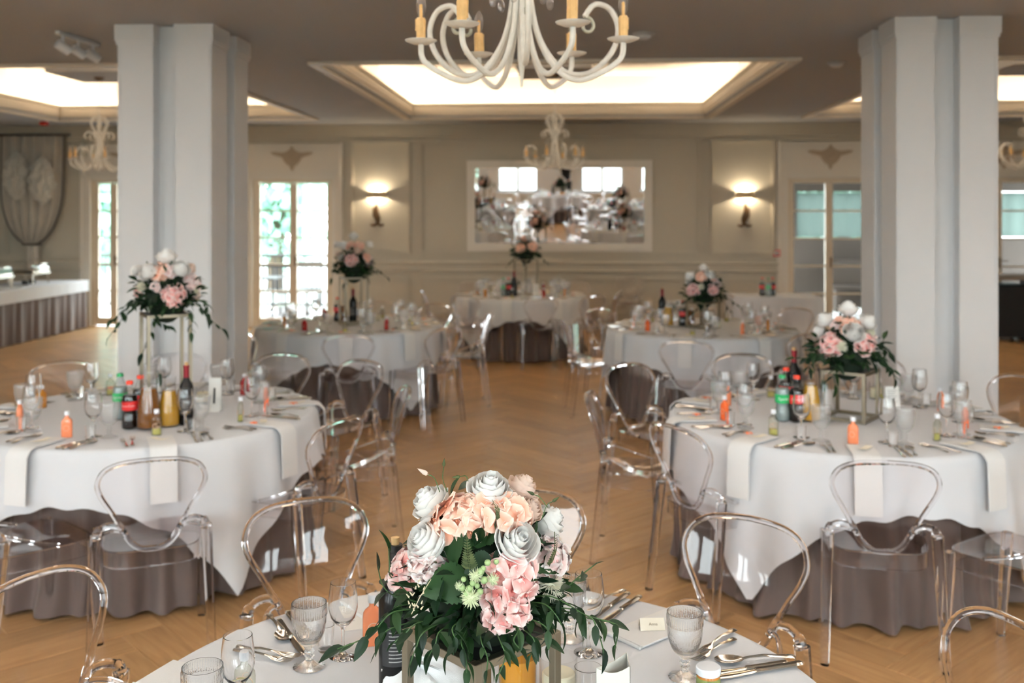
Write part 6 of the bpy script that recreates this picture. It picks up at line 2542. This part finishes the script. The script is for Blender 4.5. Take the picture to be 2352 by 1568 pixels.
def menu_spec():
    """three-sided paper tube with a curved top edge"""
    h = .15
    A, B, C = (-.038, -.030), (.030, -.030), (.038, .030)
    b = MB()
    def wall(p, q, dip):
        vs = []
        n = 8
        for o in (0, .0012):
            for k in range(n + 1):
                u = k / n
                x, y = p[0] + (q[0] - p[0]) * u, p[1] + (q[1] - p[1]) * u
                nx, ny = (q[1] - p[1]), -(q[0] - p[0])
                l = sqrt(nx * nx + ny * ny)
                vs += [(x + nx / l * o, y + ny / l * o, 0), (x + nx / l * o, y + ny / l * o, h - dip * sin(pi * u))]
        fs = []
        m = 2 * (n + 1)
        for o in (0, m):
            for k in range(n):
                fs.append((o + 2 * k, o + 2 * k + 2, o + 2 * k + 3, o + 2 * k + 1))
        for k in range(n):
            fs.append((2 * k + 1, 2 * k + 3, m + 2 * k + 3, m + 2 * k + 1))
        b.add(vs, fs)
    wall(A, B, .012)
    wall(B, C, .004)
    wall(C, A, .004)
    tx = MB()
    tx.merge(text_mb('MENU', .0125), Matrix.Translation((-.003, -.0315, .112)) @ Matrix.Rotation(pi / 2, 4, 'X'))
    tx.merge(text_mb('WESELNE', .0085), Matrix.Translation((-.003, -.0315, .098)) @ Matrix.Rotation(pi / 2, 4, 'X'))
    return [('paper', b.mesh('paper', mat('cream_menu_paper', (.60, .585, .53), .8), False), [('lettering', tx.mesh('lettering', M_INK, False))])]


near('menu_card', menu_spec(), 1405, 1522, .145, 'menu', 'three-sided cream menu card reading MENU', 1.0, .12)


def folded_napkin(w, d, t=.008):
    b = MB()
    for k in range(3):
        z0 = .0008 + k * t / 3
        s = 1 - .012 * k
        b.box((.002 * k, .002 * k, z0 + t / 6), (w * s, d * s, t / 3 - .0004), .012 * k, 0, .0012)
    b.tube([(-w / 2, -d / 2 + .004, t / 2), (w / 2, -d / 2 + .004, t / 2)], t / 2, 8)
    return b


def napkin_quad(a, b, c, d, label):
    A, B, C, D = [on_plane(x, y, ZT) for x, y in (a, b, c, d)]
    m = (A + B + C + D) / 4
    w = ((B - A).length + (C - D).length) / 2
    l = ((D - A).length + (C - B).length) / 2
    ang = atan2((B - A).y, (B - A).x)
    thing('napkin', label, 'napkin', TR((m.x, m.y, ZT + .0006), ang), folded_napkin(w, l).mesh('napkin', M_NAPKIN))
    return m, ang


m, ang = napkin_quad((1420, 1468), (1496, 1503), (1590, 1425), (1509, 1388), 'folded white napkin under a name card, right of near bouquet')
cd = MB()
w, d = .062, .026
cd.add([(-w / 2, -.016, .001), (w / 2, -.016, .001), (w / 2, 0, d), (-w / 2, 0, d), (-w / 2, .016, .001), (w / 2, .016, .001)], [(0, 1, 2, 3), (3, 2, 5, 4)])
cd2 = MB()
cd2.v = [(x * .99, y * .9, z - .0012) for x, y, z in cd.v]
cd2.f, cd2.mi = cd.f, cd.mi
cd.merge(cd2)
sc_ = MB()
fa = atan2(d, .016)
for tx_, x in (('Goscia', .0), ('anna', .018)):
    pass
sc_.merge(text_mb('Anna', .0105), Matrix.Translation((.002, -.0086, .0125)) @ Matrix.Rotation(fa, 4, 'X') @ Matrix.Shear('XZ', 4, (.25, 0)).to_4x4() if False else Matrix.Translation((.002, -.0089, .0140)) @ Matrix.Rotation(fa, 4, 'X'))
pc_ = on_plane(1497, 1440, ZT + .012)
place('name_card', [('card', cd.mesh('card', M_PAPER, False), [('lettering', sc_.mesh('lettering', mat('brown_ink', (.25, .19, .12), .7), False))])],
      TR((pc_.x, pc_.y, ZT + .0095), PSI + .05), 'card', label='small cream name card with script on the napkin')
napkin_quad((795, 1395), (850, 1430), (925, 1385), (870, 1352), 'folded white napkin behind the peach-orange bottle')
napkin_quad((300, 1575), (400, 1600), (470, 1540), (395, 1524), 'folded white napkin at the lower left table edge')
# menu leaflet between glass and bottle
lf = MB().box((0, 0, .001), (.065, .15, .0012), 0)
prn = MB()
for k in range(6):
    prn.box((-.01, .05 - .014 * k, .0018), (.034 - .006 * (k % 3), .0022, .0003), .25)
A = on_plane(812, 1420, ZT)
place('leaflet', [('sheet', lf.mesh('sheet', M_WPAPER, False), [('print', prn.mesh('print', mat('grey_label_print', (.35, .34, .33), .6), False))])], TR((A.x, A.y, ZT + .0007), .35), 'leaflet',
      label='white printed leaflet lying behind the left wine glass')

flat('soup_spoon', SPOON, (622, 1424), (656, 1476), 'spoon', 'soup spoon at the left end of the nearest table', 1.05)
flat('table_knife', KNIFE, (640, 1428), (700, 1508), 'knife', 'table knife beside the left soup spoon', 1.0)
flat('table_knife', KNIFE, (662, 1412), (712, 1485), 'knife', 'table knife partly behind the left goblet', 1.0)
flat('table_fork', FORK, (585, 1498), (660, 1508), 'fork', 'fork pointing right behind the lower left wine glass', .95)
flat('table_fork', FORK, (572, 1506), (640, 1518), 'fork', 'second fork behind the lower left wine glass, nearer the camera', .9)
flat('table_fork', FORK, (1682, 1455), (1600, 1508), 'fork', 'upper fork right of the right goblet', 1.0)
flat('table_fork', FORK, (1682, 1475), (1592, 1524), 'fork', 'lower fork right of the right goblet', .95)
flat('soup_spoon', SPOON, (1800, 1516), (1645, 1523), 'spoon', 'soup spoon at the right end of the nearest table', 1.1)
flat('table_knife', KNIFE, (1785, 1530), (1640, 1550), 'knife', 'shorter knife below the right soup spoon', .95)
flat('table_knife', KNIFE, (1826, 1532), (1640, 1562), 'knife', 'longest knife at the bottom right of the nearest table', 1.1)
flat('table_knife', KNIFE, (1462, 1380), (1385, 1432), 'knife', 'knife behind the leaf spray, nearest the napkin', 1.0)
flat('table_knife', KNIFE, (1430, 1376), (1365, 1420), 'knife', 'middle knife of three behind the right wine glass', 1.0)
flat('soup_spoon', SPOON, (1422, 1366), (1350, 1402), 'spoon', 'spoon furthest back behind the right wine glass', 1.0)


# ivory cloth bag with a strap
def bag():
    r = thing('cloth_bag', 'crumpled white cloth bag with strap at the bottom, left of the stand', 'bag', TR(on_plane(965, 1555, ZT + .02), PSI))
    r.location.z = ZT
    b = MB()
    def fn(u, v):
        a = u * 2 * pi
        t = v * pi * .5
        k = 1 + .10 * sin(3 * a + 1) + .06 * sin(7 * a + 4 * t)
        return (.095 * k * cos(a) * cos(t), .06 * k * sin(a) * cos(t), .001 + .052 * sin(t) * (1 + .25 * sin(2 * a + 1)) + .006 * sin(9 * a) * cos(t))
    b.grid(fn, 48, 14, wrap=True)
    link('pouch', b.mesh('pouch', M_NAPKIN), r)
    fl = MB().grid(lambda u, v: (-.085 + .13 * u + .02 * v, -.02 + .05 * v, .045 + .018 * sin(3 * u + 2 * v) + .01 * v), 12, 6)
    f2 = MB().grid(lambda u, v: (-.085 + .13 * u + .02 * v, -.02 + .05 * v, .042 + .018 * sin(3 * u + 2 * v) + .01 * v), 12, 6)
    fl.merge(f2)
    link('flap', fl.mesh('flap', M_NAPKIN), r)
    st = [( -.05, .02, .05), (-.045, .03, .10), (-.01, .03, .125), (.03, .025, .09), (.06, .02, .06)]
    link('strap', MB().tube(bez(st, 6), .010, 8, flat=.18).mesh('strap', M_NAPKIN), r)


bag()
# ------------------------------------------------------------------ the photographer, seen in the mirror
def skin_mesh(name, verts, edges, mat_, sub=2):
    """verts: (x, y, z, rx, ry); first vertex is the root"""
    me = bpy.data.meshes.new(name)
    me.from_pydata([v[:3] for v in verts], edges, [])
    o = bpy.data.objects.new(name, me)
    COL.objects.link(o)
    sk = o.modifiers.new('skin', 'SKIN')
    sk.use_smooth_shade = True
    if not me.skin_vertices:
        me.skin_vertices.new()
    for k, v in enumerate(verts):
        d = me.skin_vertices[0].data[k]
        d.radius = (v[3], v[4])
        d.use_root = (k == 0)
    ss = o.modifiers.new('sub', 'SUBSURF')
    ss.levels = ss.render_levels = sub
    dg = bpy.context.evaluated_depsgraph_get()
    out = bpy.data.meshes.new_from_object(o.evaluated_get(dg))
    bpy.data.objects.remove(o)
    bpy.data.meshes.remove(me)
    out.name = name
    out.materials.clear()
    out.materials.append(mat_)
    out.polygons.foreach_set('use_smooth', [True] * len(out.polygons))
    return out


def chain(V, E, start, pts):
    k = start
    for p in pts:
        V.append(p)
        E.append((k, len(V) - 1))
        k = len(V) - 1
    return k


M_SKIN = mat('skin', (.55, .33, .24), .55)
M_HAIR = mat('dark_hair', (.03, .02, .015), .6)
M_CLOTH = mat('black_clothing', (.012, .012, .013), .85)


def build_person():
    r = thing('person', 'person in black clothes holding up a camera, seen reflected in the wall mirror', 'person', TR((0.0, -.46, 0)))
    V, E = [(0, 0, .95, .145, .10)], []
    c = chain(V, E, 0, [(0, 0, 1.10, .125, .09), (0, .0, 1.28, .15, .10), (0, -.01, 1.41, .14, .085)])
    n = chain(V, E, c, [(0, 0, 1.50, .055, .055), (0, .015, 1.57, .058, .062), (0, .02, 1.655, .075, .092), (0, .0, 1.735, .062, .08)])
    for s in (-1, 1):
        w = chain(V, E, c, [(s * .165, -.005, 1.425, .058, .058), (s * .29, .17, 1.50, .042, .042), (s * .20, .25, 1.64, .036, .036), (s * .105, .275, 1.765, .026, .03), (s * .085, .285, 1.80, .034, .018)])
        for q, (dx, L) in enumerate(((.012, .026), (.004, .030), (-.004, .028), (-.012, .022))):   # fingers close over the camera body
            chain(V, E, w, [(s * (.078 + dx), .300, 1.826, .009, .009), (s * (.066 + dx), .305 + .2 * L, 1.848, .0085, .0085), (s * (.046 + dx), .312 + .3 * L, 1.852, .0075, .0075)])
        chain(V, E, w, [(s * .072, .268, 1.803, .010, .010), (s * .055, .262, 1.822, .009, .009)])
        chain(V, E, 0, [(s * .09, 0, .90, .095, .095), (s * .10, .015, .50, .058, .062), (s * .10, -.015, .12, .040, .042), (s * .105, .02, .055, .040, .040), (s * .11, .13, .035, .038, .026)])
    link('body', skin_mesh('body', V, E, M_SKIN), r)
    V, E = [(0, 0, .90, .165, .12)], []
    c = chain(V, E, 0, [(0, 0, 1.10, .142, .105), (0, 0, 1.28, .168, .115), (0, -.01, 1.41, .15, .10), (0, 0, 1.47, .07, .07)]) - 1
    for s in (-1, 1):
        chain(V, E, c, [(s * .17, -.005, 1.43, .072, .072), (s * .29, .17, 1.50, .054, .054), (s * .20, .25, 1.64, .045, .045), (s * .125, .27, 1.735, .036, .038)])
    link('shirt', skin_mesh('shirt', V, E, M_CLOTH), r)
    V, E = [(0, 0, .96, .155, .115)], []
    for s in (-1, 1):
        chain(V, E, 0, [(s * .095, 0, .88, .105, .105), (s * .10, .015, .50, .070, .074), (s * .10, -.015, .10, .058, .06)])
    link('trousers', skin_mesh('trousers', V, E, M_CLOTH), r)
    for s in (-1, 1):
        sh = MB()
        sh.sphere((s * .108, .055, .045), .055, 16, 10, .8, sx=.85, sy=2.3)
        for k, v in enumerate(sh.v):
            sh.v[k] = (v[0], v[1], max(.001, v[2]))
        link('shoe', sh.mesh('shoe', M_BLACK), r)
    h = MB()
    def hair(u, v):
        a = u * 2 * pi
        t = v * pi * .62
        f = 1.0 if sin(a) < .3 else .82
        return (.088 * sin(t) * cos(a), -.012 + .105 * sin(t) * sin(a) * f, 1.685 + .098 * cos(t))
    h.grid(hair, 28, 12, wrap=True)
    link('hair', h.mesh('hair', M_HAIR), r)
    f = MB()
    f.tube([(0, .105, 1.675), (0, .125, 1.645), (0, .112, 1.635)], [.007, .012, .008], 8)
    f.tube([(-.022, .103, 1.605), (0, .108, 1.603), (.022, .103, 1.605)], .005, 6)
    for s in (-1, 1):
        f.sphere((s * .078, .01, 1.655), .022, 10, 8, 1.4, sx=.45)
    link('face', f.mesh('face', M_SKIN), r)
    for s in (-1, 1):
        link('eye', MB().sphere((s * .031, .098, 1.668), .011, 10, 8).mesh('eye', M_WCAP), r, None)
    k = thing('camera_in_hands', 'black camera held up by the person, only seen in the mirror', 'camera', TR((0, -.145, 1.815)))
    link('body', MB().box((0, -.012, 0), (.135, .045, .095), 0, 0, .008).mesh('body', M_BLACK, False), k)
    link('lens', MB().lathe([(0, 0), (.034, 0), (.037, .02), (.037, .085), (.032, .088), (.029, .07), (0, .065)], 24).mesh('lens', M_BLACK), k, Matrix.Translation((0, .008, 0)) @ Matrix.Rotation(-pi / 2, 4, 'X'))
    link('viewfinder', MB().box((0, -.012, .058), (.05, .04, .025), 0, 0, .006).mesh('viewfinder', M_BLACK, False), k)


build_person()
settle_labels()
